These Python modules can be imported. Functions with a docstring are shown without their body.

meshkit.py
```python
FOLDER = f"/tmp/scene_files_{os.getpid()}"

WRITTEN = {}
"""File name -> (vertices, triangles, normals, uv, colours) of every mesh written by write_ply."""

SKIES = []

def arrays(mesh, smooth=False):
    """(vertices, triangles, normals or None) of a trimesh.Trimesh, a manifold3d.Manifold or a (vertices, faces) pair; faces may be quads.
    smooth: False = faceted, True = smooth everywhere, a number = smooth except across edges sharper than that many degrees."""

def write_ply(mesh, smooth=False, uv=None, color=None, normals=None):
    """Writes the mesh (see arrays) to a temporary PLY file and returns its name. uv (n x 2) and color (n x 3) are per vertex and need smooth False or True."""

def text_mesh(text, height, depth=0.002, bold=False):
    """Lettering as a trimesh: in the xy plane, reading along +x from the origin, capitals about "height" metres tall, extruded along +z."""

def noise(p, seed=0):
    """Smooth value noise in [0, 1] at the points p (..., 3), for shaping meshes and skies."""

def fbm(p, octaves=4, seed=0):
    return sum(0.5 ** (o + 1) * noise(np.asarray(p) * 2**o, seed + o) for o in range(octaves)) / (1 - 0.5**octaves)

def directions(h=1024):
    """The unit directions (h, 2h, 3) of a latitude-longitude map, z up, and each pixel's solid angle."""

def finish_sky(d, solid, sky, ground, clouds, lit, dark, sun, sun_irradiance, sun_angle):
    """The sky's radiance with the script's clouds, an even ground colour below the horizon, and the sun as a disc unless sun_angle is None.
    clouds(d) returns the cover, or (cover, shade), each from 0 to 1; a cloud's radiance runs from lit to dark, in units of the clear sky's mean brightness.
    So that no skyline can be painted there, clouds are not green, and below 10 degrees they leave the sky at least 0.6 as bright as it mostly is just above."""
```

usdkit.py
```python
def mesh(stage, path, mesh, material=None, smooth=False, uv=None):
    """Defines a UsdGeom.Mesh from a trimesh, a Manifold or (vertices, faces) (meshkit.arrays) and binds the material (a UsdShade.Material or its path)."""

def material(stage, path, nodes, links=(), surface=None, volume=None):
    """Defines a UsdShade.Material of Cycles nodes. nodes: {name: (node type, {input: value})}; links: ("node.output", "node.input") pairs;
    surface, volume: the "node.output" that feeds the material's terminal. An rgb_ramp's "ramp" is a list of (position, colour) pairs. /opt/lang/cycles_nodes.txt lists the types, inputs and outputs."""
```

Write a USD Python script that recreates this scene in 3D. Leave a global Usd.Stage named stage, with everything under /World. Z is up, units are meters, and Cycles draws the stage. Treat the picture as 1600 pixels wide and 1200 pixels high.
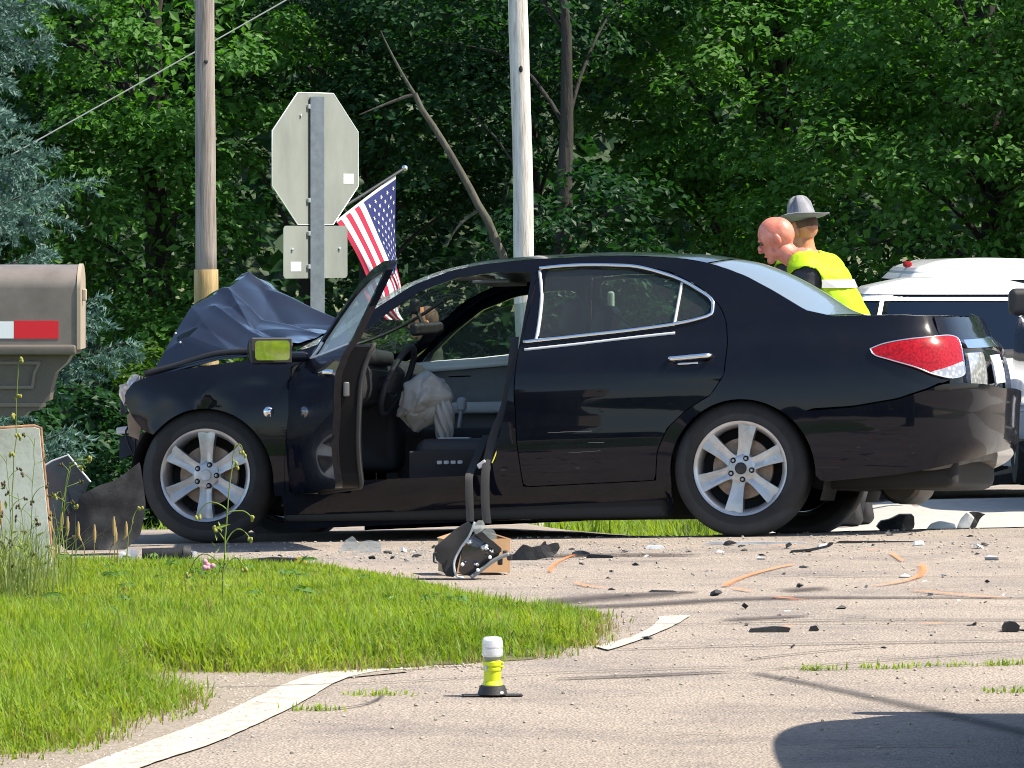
import math, numpy as np, trimesh, usdkit, meshkit
from pxr import Usd, UsdGeom, UsdLux, UsdShade, Gf, Sdf, Vt
from scipy.interpolate import PchipInterpolator
from scipy.spatial import Delaunay
import shapely.geometry as sg
import shapely
import manifold3d as m3
stage = Usd.Stage.CreateInMemory()
UsdGeom.SetStageUpAxis(stage, 'Z'); UsdGeom.SetStageMetersPerUnit(stage, 1.0)
UsdGeom.Xform.Define(stage, '/World')
# ---------------- camera, sky, sun, exposure
EYE, FOC = 1.53, 9450.0                                       # eye height; focal length in 1600ths of the picture's width
cam = UsdGeom.Camera.Define(stage, '/World/camera')
cam.CreateHorizontalApertureAttr(36.0); cam.CreateVerticalApertureAttr(27.0)
cam.CreateFocalLengthAttr(FOC / 1600 * 36)
cam.CreateVerticalApertureOffsetAttr(-(600 - 347) / 1600 * 36)
cam.AddTranslateOp().Set((0, 0, EYE)); cam.AddRotateXOp().Set(90)
cam.CreateFStopAttr(0.0); cam.CreateFocusDistanceAttr(29.0)
cam.CreateClippingRangeAttr((0.1, 5000.0))
cam.CreateExposureAttr(1.3)
SUN_EL, SUN_AZ = math.radians(54), math.atan2(.96, -.21)       # towards the sun: right of the picture and a little to the viewer's side
SUN = np.array([math.sin(SUN_AZ) * math.cos(SUN_EL), math.cos(SUN_AZ) * math.cos(SUN_EL), math.sin(SUN_EL)])
sky = UsdLux.DomeLight.Define(stage, '/World/sky')
m = usdkit.material(stage, '/World/Looks/sky', {
    's': ('sky_texture', dict(sky_type='single_scattering', sun_disc=False, sun_elevation=SUN_EL, sun_rotation=SUN_AZ, aerosol_density=1.0)),
    'b': ('background_shader', dict(strength=0.10))}, [('s.color', 'b.color')], surface='b.background')
UsdShade.MaterialBindingAPI.Apply(sky.GetPrim()).Bind(m)
sky.GetPrim().SetCustomDataByKey('kind', 'structure')
sun = UsdLux.DistantLight.Define(stage, '/World/sun')
sun.CreateNormalizeAttr(True); sun.CreateIntensityAttr(1.2); sun.CreateAngleAttr(0.53); sun.CreateColorAttr((1.0, .91, .77))
_q = Gf.Rotation(Gf.Vec3d(0, 0, 1), Gf.Vec3d(*SUN))
sun.AddTransformOp().Set(Gf.Matrix4d().SetRotate(_q))
# ---------------- helpers
_used = {}
def numbered(parent, name):
    k = _used.get((parent, name), 0); _used[parent, name] = k + 1
    return f'{parent}/{name}' if k == 0 else f'{parent}/{name}_{k:03d}'
def tag(prim, label=None, cat=None, group=None, kind=None):
    for k, v in (('label', label), ('category', cat), ('group', group), ('kind', kind)):
        if v: prim.SetCustomDataByKey(k, v)
    return prim
class Thing:
    """An Xform at a thing's base; its parts are meshes below it."""
    def __init__(self, name, label=None, cat=None, group=None, kind=None, loc=(0, 0, 0), rz=0.0, M=None):
        self.path = numbered('/World', name); x = UsdGeom.Xform.Define(stage, self.path); self.prim = x.GetPrim()
        if M is None:
            c, s = math.cos(rz), math.sin(rz); M = np.eye(4); M[:3, 0], M[:3, 1], M[:3, 3] = (c, s, 0), (-s, c, 0), loc
        self.M = np.asarray(M, float)
        x.AddTransformOp().Set(Gf.Matrix4d(*self.M.T.ravel().tolist()))
        tag(self.prim, label, cat, group, kind)
    def add(self, name, mesh, mat, smooth=40, parent=None, label=None, kind=None, world=False):
        base = parent or self.path
        if world:
            mesh = tm(mesh); mesh.apply_transform(np.linalg.inv(self.M))
        p = numbered(base, name); usdkit.mesh(stage, p, mesh, mat, smooth)
        tag(stage.GetPrimAtPath(p), label, None, None, kind)
        return p
def solo(name, mesh, mat, label=None, cat=None, group=None, kind=None, smooth=40):
    p = numbered('/World', name); usdkit.mesh(stage, p, mesh, mat, smooth)
    return tag(stage.GetPrimAtPath(p), label, cat, group, kind)
def copy_of(src, name, loc, rz, label, cat, group=None, scale=1.0):
    x = UsdGeom.Xform.Define(stage, numbered('/World', name)); pr = x.GetPrim()
    pr.GetReferences().AddInternalReference(src.prim.GetPath()); x.ClearXformOpOrder()
    c, s = math.cos(rz) * scale, math.sin(rz) * scale
    x.AddTransformOp(opSuffix='place').Set(Gf.Matrix4d(c, s, 0, 0, -s, c, 0, 0, 0, 0, scale, 0, *loc, 1))
    pr.SetInstanceable(True)
    return tag(pr, label, cat, group)
def tm(m):
    if isinstance(m, trimesh.Trimesh): return m.copy()
    v, f, _ = meshkit.arrays(m); return trimesh.Trimesh(v, f, process=False)
def cat(*ms):
    ms = [tm(m) for m in (ms[0] if len(ms) == 1 and isinstance(ms[0], list) else ms)]
    return trimesh.util.concatenate(ms)
def move(m, t=(0, 0, 0), rx=0, ry=0, rz=0, s=None):
    m = tm(m)
    if s is not None: m.vertices = m.vertices * np.asarray(s)
    for ang, ax in ((rx, (1, 0, 0)), (ry, (0, 1, 0)), (rz, (0, 0, 1))):
        if ang: m.apply_transform(trimesh.transformations.rotation_matrix(ang, ax))
    m.apply_translation(t); return m
def box(c, size): return move(trimesh.creation.box(size), c)
def rbox(c, size, r=.01, n=1):
    r = min(r, min(size) * .499); b = trimesh.creation.icosphere(n, r).vertices
    h = np.asarray(size) / 2 - r
    v = np.concatenate([b + h * np.array((i, j, k)) for i in (-1, 1) for j in (-1, 1) for k in (-1, 1)])
    return move(trimesh.convex.convex_hull(v), c)
def frame(d):
    d = d / max(np.linalg.norm(d), 1e-12); a = np.array((0, 0, 1.)) if abs(d[2]) < .9 else np.array((1., 0, 0))
    u = np.cross(a, d); u /= np.linalg.norm(u); return u, np.cross(d, u)
def tube(pts, r, n=8, caps=True):
    P = np.asarray(pts, float); r = np.broadcast_to(np.asarray(r, float), len(P))
    T = np.gradient(P, axis=0); T /= np.maximum(np.linalg.norm(T, axis=1, keepdims=True), 1e-12)
    u, _ = frame(T[0]); V = []; an = np.arange(n) / n * 2 * np.pi
    for p, t, q in zip(P, T, r):
        u = u - t * (u @ t); u /= np.linalg.norm(u); w = np.cross(t, u)
        V.append(p + q * (np.cos(an)[:, None] * u + np.sin(an)[:, None] * w))
    k = len(P); i = np.arange(k - 1)[:, None] * n; j = np.arange(n)[None]; j2 = (j + 1) % n
    f = np.stack([i + j, i + j2, i + n + j2, i + n + j], -1).reshape(-1, 4)
    V = np.concatenate(V); f = np.vstack([f[:, [0, 1, 2]], f[:, [0, 2, 3]]])
    if caps:
        V = np.vstack([V, P[:1], P[-1:]]); a = np.arange(n); b = (a + 1) % n
        f = np.vstack([f, np.stack([b, a, np.full(n, k * n)], 1), np.stack([a + (k - 1) * n, b + (k - 1) * n, np.full(n, k * n + 1)], 1)])
    return trimesh.Trimesh(V, f, process=False)
def rev(prof, n=32, axis='z', c=(0, 0, 0)):
    """Surface of revolution of (radius, height) pairs."""
    prof = np.asarray(prof, float); an = np.arange(n) / n * 2 * np.pi
    V = np.stack([prof[:, None, 0] * np.cos(an), prof[:, None, 0] * np.sin(an), np.broadcast_to(prof[:, None, 1], (len(prof), n))], -1).reshape(-1, 3)
    i = np.arange(len(prof) - 1)[:, None] * n; j = np.arange(n)[None]; j2 = (j + 1) % n
    f = np.stack([i + j, i + j2, i + n + j2, i + n + j], -1).reshape(-1, 4)
    m = tm((V, f))
    if axis == 'y': m.vertices = m.vertices[:, [0, 2, 1]] * (1, 1, 1); m.invert()
    if axis == 'x': m.vertices = m.vertices[:, [2, 0, 1]]
    m.apply_translation(c); return m
def grid(X):
    """A sheet from an (a, b, 3) array of points."""
    a, b = X.shape[:2]; i = np.arange(a - 1)[:, None] * b + np.arange(b - 1)[None]
    return tm((X.reshape(-1, 3), np.stack([i, i + b, i + b + 1, i + 1], -1).reshape(-1, 4)))
def ext(poly, depth, r=0):
    p = poly if hasattr(poly, 'geom_type') else sg.Polygon(poly)
    if r: p = p.buffer(-r).buffer(r)
    return trimesh.creation.extrude_polygon(p, depth, engine='earcut')
def upright(m):
    """xy shape extruded along z -> standing in the xz plane, thickness along -y."""
    m = tm(m); m.vertices = np.stack([m.vertices[:, 0], -m.vertices[:, 2], m.vertices[:, 1]], 1); return m
def sst(a, b, x): t = np.clip((x - a) / (b - a), 0, 1); return t * t * (3 - 2 * t)
RNG = np.random.default_rng
def interp_closed(pts, step):
    p = np.asarray(pts, float); p = np.vstack([p, p[:1]]); L = np.r_[0, np.cumsum(np.linalg.norm(np.diff(p, axis=0), axis=1))]
    n = max(3, int(L[-1] / step)); t = np.arange(n) / n * L[-1]
    return np.stack([np.interp(t, L, p[:, k]) for k in range(p.shape[1])], 1)
def spline(pts, n):
    p = np.asarray(pts, float); L = np.r_[0, np.cumsum(np.linalg.norm(np.diff(p, axis=0), axis=1))]
    t = np.linspace(0, L[-1], n); return np.stack([PchipInterpolator(L, p[:, k])(t) for k in range(p.shape[1])], 1)
def fill(poly, step):
    """Triangulates a flat polygon with inner points: (points, triangles), counter-clockwise."""
    poly = poly if hasattr(poly, 'geom_type') else sg.Polygon(poly)
    if poly.geom_type == 'MultiPolygon': poly = max(poly.geoms, key=lambda g: g.area)
    rings = [interp_closed(np.array(r.coords)[:-1], step) for r in (poly.exterior, *poly.interiors)]
    x0, y0, x1, y1 = poly.bounds; X, Y = np.meshgrid(np.arange(x0, x1, step), np.arange(y0, y1, step))
    Q = np.stack([X.ravel() + .17 * step * np.sin(Y.ravel() * 91), Y.ravel()], 1)
    inner = shapely.contains_xy(poly.buffer(-.55 * step), Q[:, 0], Q[:, 1])
    P = np.vstack(rings + [Q[inner]]); T = Delaunay(P).simplices
    c = P[T].mean(1); pr = sg.Polygon(rings[0], rings[1:]) if len(rings[0]) > 2 else poly
    T = T[shapely.contains_xy(pr.buffer(1e-6), c[:, 0], c[:, 1])]
    A = P[T]; e1, e2 = A[:, 1] - A[:, 0], A[:, 2] - A[:, 0]; area = e1[:, 0] * e2[:, 1] - e1[:, 1] * e2[:, 0]; T[area < 0] = T[area < 0][:, ::-1]
    return P, T[np.abs(area) > 1e-10], rings
# ---------------- materials
_mats = {}
def mat(name, nodes, links, surface):
    m = usdkit.material(stage, f'/World/Looks/{name}', nodes, links, surface=surface); _mats[name] = m; return m
def pbr(name, c1, rough=.5, c2=None, scale=6.0, metal=0.0, bump=0.0, bscale=60.0, detail=5, ramp=(.35, .65), coat=0.0, spec=.5, stretch=(1, 1, 1), sheen=0.0, trans=None, bdist=.01):
    """A principled material; c2 mottles c1 by noise in the thing's own space, bump gives fine relief."""
    nodes = {'p': ('principled_bsdf', dict(base_color=c1, roughness=rough, metallic=metal, coat_weight=coat, specular_ior_level=spec, sheen_weight=sheen)),
             't': ('texture_coordinate', {}), 'mp': ('mapping', dict(scale=stretch))}
    links = [('t.object', 'mp.vector')]
    if c2 is not None:
        nodes['n'] = ('noise_texture', dict(scale=scale, detail=detail, roughness=.65))
        nodes['r'] = ('rgb_ramp', dict(ramp=[(0, c1), (ramp[0], c1), (ramp[1], c2), (1, c2)]))
        links += [('mp.vector', 'n.vector'), ('n.fac', 'r.fac'), ('r.color', 'p.base_color')]
    if bump:
        nodes['bn'] = ('noise_texture', dict(scale=bscale, detail=4, roughness=.6)); nodes['b'] = ('bump', dict(strength=bump, distance=bdist))
        links += [('mp.vector', 'bn.vector'), ('bn.fac', 'b.height'), ('b.normal', 'p.normal')]
    surf = 'p.BSDF'
    if trans:
        nodes['tr'] = ('translucent_bsdf', dict(color=trans)); nodes['mx'] = ('mix_closure', dict(fac=.4)); links += [('p.BSDF', 'mx.closure1'), ('tr.BSDF', 'mx.closure2')]; surf = 'mx.closure'
    return mat(name, nodes, links, surf)
def leaf_mat(name, a, b, tr, rough=.45, mixf=.38, vs=.7):
    """Leaves: tone varies from leaf to leaf and in broad patches; light passes through."""
    return mat(name, {'g': ('geometry', {}), 'n': ('noise_texture', dict(scale=vs, detail=3)), 'ad': ('math', dict(math_type='add')), 'ml': ('math', dict(math_type='multiply', value2=.5)),
        'r': ('rgb_ramp', dict(ramp=[(.2, a), (.8, b)])), 'p': ('principled_bsdf', dict(roughness=rough, specular_ior_level=.2)),
        'hs': ('mix_color', dict(blend_type='multiply', fac=1.0, b=tr)), 'tr': ('translucent_bsdf', {}), 'mx': ('mix_closure', dict(fac=mixf))},
        [('g.position', 'n.vector'), ('g.random_per_island', 'ad.value1'), ('n.fac', 'ad.value2'), ('ad.value', 'ml.value1'), ('ml.value', 'r.fac'), ('r.color', 'p.base_color'),
         ('r.color', 'hs.a'), ('hs.result', 'tr.color'), ('p.BSDF', 'mx.closure1'), ('tr.BSDF', 'mx.closure2')], 'mx.closure')
def glass_mat(name, tint, gloss=(1, 1, 1), ior=1.5, pale_mix=0.0):
    nodes = {'t': ('transparent_bsdf', dict(color=tint)), 'g': ('glossy_bsdf', dict(color=gloss, roughness=.02)), 'f': ('fresnel', dict(IOR=ior)), 'm': ('mix_closure', {})}
    links = [('f.fac', 'm.fac'), ('t.BSDF', 'm.closure1'), ('g.BSDF', 'm.closure2')]; surf = 'm.closure'
    if pale_mix:
        nodes |= {'d': ('diffuse_bsdf', dict(color=(.45, .47, .43))), 'm2': ('mix_closure', dict(fac=pale_mix))}; links += [('m.closure', 'm2.closure1'), ('d.BSDF', 'm2.closure2')]; surf = 'm2.closure'
    return mat(name, nodes, links, surf)
PLASTIC = pbr('black_plastic', (.012, .012, .013), .55, bump=.25, bscale=300)
RUBBER = pbr('tyre_rubber', (.007, .007, .008), .8, (.014, .0135, .013), 14, bump=.2, bscale=200)
DARK = pbr('dark_cavity', (.006, .006, .006), .9)
CHROME = pbr('chrome', (.78, .8, .82), .12, metal=1.0)
ALLOY = pbr('wheel_alloy', (.50, .50, .50), .34, (.36, .355, .35), 9, metal=.75)
STEEL = pbr('galvanised_steel', (.42, .44, .46), .42, (.32, .34, .36), 18, metal=.7, bump=.1, bscale=90)
JAMB = pbr('door_jamb', (.005, .005, .006), .55, spec=.08)
RUST = pbr('brake_rust', (.25, .17, .11), .6, (.35, .28, .22), 30, metal=.4)
SILVERP = pbr('silver_plastic', (.45, .46, .47), .4)
GREYTRIM = pbr('grey_trim', (.30, .30, .30), .6, (.22, .22, .225), 5)
def paint(name, c, dust, dustc=(.16, .14, .12), coat=.55, wav=.22, cior=1.5):
    """Car paint: a dark or pale base under clear coat with patches of road dust, or of sky sheen for the roof paint."""
    return mat(name, {'t': ('texture_coordinate', {}), 'n': ('noise_texture', dict(scale=2.6, detail=7, roughness=.7)), 'n2': ('noise_texture', dict(scale=1.1, detail=2)), 'r': ('rgb_ramp', dict(ramp=[(.42, (0, 0, 0)), (.85, (dust,) * 3)])),
        'mc': ('mix_color', dict(a=c, b=dustc)), 'rr': ('map_range', dict(from_min=0., from_max=dust + 1e-4, to_min=.09, to_max=.4)), 'b': ('bump', dict(strength=wav, distance=.012)),
        'p': ('principled_bsdf', dict(coat_weight=coat, coat_ior=cior, coat_roughness=.02, specular_ior_level=.04))},
        [('t.object', 'n.vector'), ('t.object', 'n2.vector'), ('n.fac', 'r.fac'), ('r.color', 'mc.fac'), ('mc.result', 'p.base_color'), ('r.color', 'rr.value'), ('rr.result', 'p.roughness'),
         ('n2.fac', 'b.height'), ('b.normal', 'p.normal'), ('b.normal', 'p.coat_normal')], 'p.BSDF')
BLACK = paint('black_car_paint', (.0028, .0033, .006), .018)
ROOFP = paint('sky_sheen_paint', (.006, .008, .012), .30, (.17, .18, .19))  # the blue-grey patches paint sky sheen onto roof and boot lid
WHITE = paint('white_car_paint', (.78, .79, .80), .10, (.55, .53, .5))
# ---------------- ground, roads, verge
def G(x, d):
    """Height of the ground: level where the camera stands, falling to the left along the cross road and away into a ditch beyond it."""
    x, d = np.asarray(x, float), np.asarray(d, float)
    z = .023 * 6 * np.tanh((x - 1.1) / 6) * sst(26, 29, d) * (1 - sst(60, 90, d))
    right = np.interp(d, [29.6, 31.8, 36, 38, 46, 60, 78], [0, -.11, -.16, -.25, -.52, -.85, -1.0])
    left = np.interp(d, [29.6, 31.8, 34, 40, 48, 60, 78], [0, -.12, -.34, -.80, -.93, -1.0, -1.0])
    k = sst(.6, 2.4, x); near = np.interp(d, [29.6, 31.8, 33.4, 36, 42, 48, 60, 78], [0, -.045, -.10, -.42, -.82, -.93, -1.0, -1.0]); q = sst(.05, .75, x)
    return z + (near * (1 - q) + left * q) * (1 - k) + right * k
def lift(P, T, dz, world=True):
    return trimesh.Trimesh(np.column_stack([P[:, 0], P[:, 1], G(P[:, 0], P[:, 1]) + dz]), T, process=False)
xs = np.unique(np.r_[-400, -200, -100, -60, -40, -25, np.arange(-16, 16.1, .4), 25, 40, 60, 100, 200, 400])
ds = np.unique(np.r_[-400, -150, -60, -30, -10, np.arange(0, 16, 2), np.arange(16, 62, .4), np.arange(62, 82, 2), 90, 120, 200, 400, 900])
X, D = np.meshgrid(xs, ds, indexing='ij')
soil = pbr('verge_soil', (.055, .075, .02), .9, (.11, .105, .04), 3.0, bump=.6, bscale=25, bdist=.04)
solo('ground', grid(np.stack([X, D, G(X, D) - .03], -1)), soil, kind='structure', smooth=True)
asphalt = mat('worn_asphalt', {'g': ('geometry', {}), 'n': ('noise_texture', dict(scale=38., detail=8, roughness=.85)), 'big': ('noise_texture', dict(scale=1.3, detail=9, roughness=.72)), 'v': ('voronoi_texture', dict(scale=95.)),
    'r': ('rgb_ramp', dict(ramp=[(.34, (.11, .097, .086)), (.46, (.24, .21, .184)), (.56, (.30, .263, .230)), (.68, (.46, .415, .37))])), 'r2': ('rgb_ramp', dict(ramp=[(.3, (.60, .60, .64)), (.5, (.95, .93, .90)), (.7, (1.12, 1.08, 1.02))])),
    'mx': ('mix_color', dict(blend_type='multiply', fac=1.0, use_clamp_result=False)), 'b': ('bump', dict(strength=.7, distance=.012)), 'p': ('principled_bsdf', dict(roughness=.85, specular_ior_level=.25)),
    'v2': ('rgb_ramp', dict(ramp=[(.0, (.35, .35, .36)), (.16, (.9, .9, .9)), (.4, (1, 1, 1))])), 'mv': ('mix_color', dict(blend_type='multiply', fac=.6))},
    [('g.position', 'n.vector'), ('g.position', 'big.vector'), ('g.position', 'v.vector'), ('n.fac', 'r.fac'), ('big.fac', 'r2.fac'), ('r.color', 'mx.a'), ('r2.color', 'mx.b'), ('v.distance', 'v2.fac'), ('mx.result', 'mv.a'), ('v2.color', 'mv.b'),
     ('mv.result', 'p.base_color'), ('v.distance', 'b.height'), ('b.normal', 'p.normal')], 'p.BSDF')
GRASS_EDGE = [(-30, 26.9), (-6, 26.9), (-2.446, 26.87), (-2.046, 27.23), (-1.735, 27.33), (-1.083, 26.92), (-.56, 26.48), (-.271, 25.59), (-.132, 24.89), (.127, 23.98), (.398, 23.51), (.456, 22.66), (.41, 22.14), (.18, 21.23), (-.22, 20.8), (-.521, 20.51), (-.798, 20.39), (-1.101, 20.39), (-.995, 19.59), (-.983, 18.95), (-1.061, 18.23), (-1.249, 17.36), (-1.557, 16.8), (-2.2, 15.5), (-4, 10), (-5, 0), (-30, 0)]
FAR_EDGE = [(-30, 33.9), (-4, 33.9), (-1.0, 33.7), (.3, 32.6), (.8, 32.3), (1.15, 33.6), (1.5, 36.5), (1.75, 42), (1.9, 50), (2.0, 57)]
lawn_all = sg.Polygon(GRASS_EDGE).buffer(0)
road_poly = sg.Polygon(FAR_EDGE + [(12, 57), (30, 57), (30, -30), (-4.5, -30), (-30, -30)]).difference(lawn_all.buffer(-.20))
ROAD = Thing('road', kind='structure')
if road_poly.geom_type == 'MultiPolygon': road_poly = max(road_poly.geoms, key=lambda g: g.area)
P, T, _ = fill(road_poly, .4)
ROAD.add('asphalt', lift(P, T, .0), asphalt, True)
ROADP = road_poly
# gravelly worn strip between the lawn and the white line
gravel = pbr('gravel_strip', (.20, .17, .13), .95, (.36, .31, .25), 60, bump=.9, bscale=120, bdist=.02)
P, T, _ = fill([(-2.6, 15.2), (-1.35, 16.5), (-1.0, 17.3), (-.82, 18.2), (-.72, 18.95), (-.7, 19.6), (-.6, 20.2), (-.3, 20.6), (-.5, 20.75), (-1.25, 20.7), (-1.3, 19), (-1.5, 17.6), (-3, 15.2)], .2)
ROAD.add('gravel_strip', lift(P, T, .0045), gravel, True)
linepaint = mat('worn_line_paint', {'g': ('geometry', {}), 'n': ('noise_texture', dict(scale=9., detail=9, roughness=.85)), 'r': ('rgb_ramp', dict(ramp=[(.455, (.25, .215, .175)), (.485, (.38, .35, .295)), (.6, (.46, .425, .365))])),
    'n2': ('noise_texture', dict(scale=60., detail=5, roughness=.8)), 'ax': ('mix_float', dict(fac=.5)), 'b': ('bump', dict(strength=.4, distance=.006)), 'p': ('principled_bsdf', dict(roughness=.7))},
    [('g.position', 'n.vector'), ('g.position', 'n2.vector'), ('n.fac', 'ax.a'), ('n2.fac', 'ax.b'), ('ax.result', 'r.fac'), ('r.color', 'p.base_color'), ('n2.fac', 'b.height'), ('b.normal', 'p.normal')], 'p.BSDF')
LL = [(-1.9, 15.2), (-1.275, 16.28), (-1.202, 16.95), (-1.041, 17.89), (-.924, 18.58), (-.828, 19.33), (-.706, 20.22), (-.608, 20.51), (-.501, 20.6), (-.221, 20.86), (.179, 21.17), (.299, 21.74), (.474, 22.42), (.569, 23.4)]
LR = [(-1.75, 15.2), (-1.12, 16.28), (-1.031, 16.95), (-.879, 17.68), (-.747, 18.58), (-.655, 19.33), (-.575, 20.11), (-.456, 20.54), (-.219, 20.71), (0, 20.86), (.225, 21.23), (.342, 21.55), (.494, 22.21), (.695, 23.47)]
for k0, k1 in ((0, 9), (11, 14)):                              # worn away in between
    P, T, _ = fill(sg.Polygon(np.vstack([spline(LL[k0:k1], 60), spline(LR[k0:k1], 60)[::-1]])).buffer(0), .05)
    P = P + (.007 * (meshkit.noise(np.column_stack([P * 11, P[:, 0] * 0])) - .5))[:, None]
    ROAD.add('white_edge_line', lift(P, T, .0062), linepaint, True)
def soft(name, c, rough=.8, strength=.8, sc=30.):
    """A stain or spray mark on the asphalt, ragged where thin: its strength comes from the mesh's own primvar."""
    return mat(name, {'a': ('attribute', dict(attribute='ink')), 'g': ('geometry', {}), 'n': ('noise_texture', dict(scale=sc, detail=8, roughness=.85)), 'ad': ('math', dict(math_type='add')), 'mr': ('map_range', dict(from_min=.92, from_max=1.62, to_min=0., to_max=strength, clamp=True)),
        'd': ('principled_bsdf', dict(base_color=c, roughness=rough, specular_ior_level=.25)), 't': ('transparent_bsdf', {}), 'm': ('mix_closure', {})},
        [('g.position', 'n.vector'), ('n.fac', 'ad.value1'), ('a.fac', 'ad.value2'), ('ad.value', 'mr.value'), ('mr.result', 'm.fac'), ('t.BSDF', 'm.closure1'), ('d.BSDF', 'm.closure2')], 'm.closure')
def ribbon(name, pts, w, material, dz, label=None, n=None, curve=True):
    p = np.asarray(pts, float); L = np.linalg.norm(np.diff(p, axis=0), axis=1).sum(); n = n or max(6, int(L / .05))
    c = spline(p, n) if len(p) > 2 else np.linspace(p[0], p[1], n)
    t = np.gradient(c, axis=0); t /= np.linalg.norm(t, axis=1, keepdims=True); nn = np.stack([-t[:, 1], t[:, 0]], 1)
    w = np.interp(np.linspace(0, 1, n), np.linspace(0, 1, len(np.atleast_1d(w))), np.atleast_1d(w))
    o = np.array([-1, -.45, 0, .45, 1.]); X = c[:, None] + nn[:, None] * (o[None, :, None] * w[:, None, None])
    Z = G(X[..., 0], X[..., 1]) + dz; path = ROAD.add(name, grid(np.concatenate([X, Z[..., None]], -1)), material, True, label=label)
    ink = np.array([.1, .62, 1, .62, .1])[None] * np.clip(np.minimum(np.arange(n), np.arange(n)[::-1])[:, None] / 3 + .3, 0, 1)
    UsdGeom.PrimvarsAPI(stage.GetPrimAtPath(path)).CreatePrimvar('ink', Sdf.ValueTypeNames.FloatArray, 'vertex').Set(Vt.FloatArray.FromNumpy(ink.ravel().astype(np.float32)))
ORANGE = soft('orange_spray', (.84, .21, .055), .8, .9, 28.)
STAIN = soft('fluid_stain', (.055, .042, .034), .5, .92, 10.)
DARK_BAND = soft('dark_band', (.06, .055, .052), .8, .8, 18.)
TAR_AND_BAND = soft('crack_tar_and_band', (.035, .032, .03), .7, .95, 25.)
for k, (p, w) in enumerate([([(.167, 26.29), (.312, 28.07), (.352, 28.18)], .035), ([(.265, 25.59), (.322, 25.32), (.439, 25.15)], .05), ([(.881, 25.23), (.987, 25.91), (1.27, 26.97)], .05), ([(.908, 25.23), (1.001, 24.89)], .06), ([(1.043, 24.63), (1.131, 24.46), (1.238, 24.38)], .06),
        ([(1.733, 27.75), (1.75, 27.03)], .035), ([(1.818, 26.92), (1.771, 26.15), (1.589, 25.46), (1.487, 25.32)], .05), ([(1.631, 25.06), (1.785, 24.8), (2.024, 24.46)], .06), ([(1.007, 22.66), (1.064, 22.84)], .05), ([(1.528, 22.91), (1.671, 22.99)], .07), ([(1.16, 28.46), (1.41, 28.35)], .05), ([(1.616, 28.02), (1.713, 27.91)], .06)]):
    ribbon('orange_mark', p, w * .62, ORANGE, .0085 + .0002 * k)
ribbon('fluid_stain', [(.05, 23.9), (.25, 24.4), (.5, 24.75), (.801, 25.05)], (.03, .25, .35, .05), STAIN, .0045)
ribbon('fluid_stain', [(.2, 23.95), (.55, 24.15), (.85, 24.45), (1.3, 24.6), (2.3, 24.5)], (.22, .22, .2, .1, .04), STAIN, .0052)
ribbon('fluid_stain', [(1.12, 24.9), (1.25, 25.2), (1.33, 25.35)], (.06, .22, .03), STAIN, .0058)
ribbon('fluid_stain', [(.76, 23.15), (.95, 23.3), (1.2, 23.5)], (.1, .16, .03), STAIN, .0063)
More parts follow.
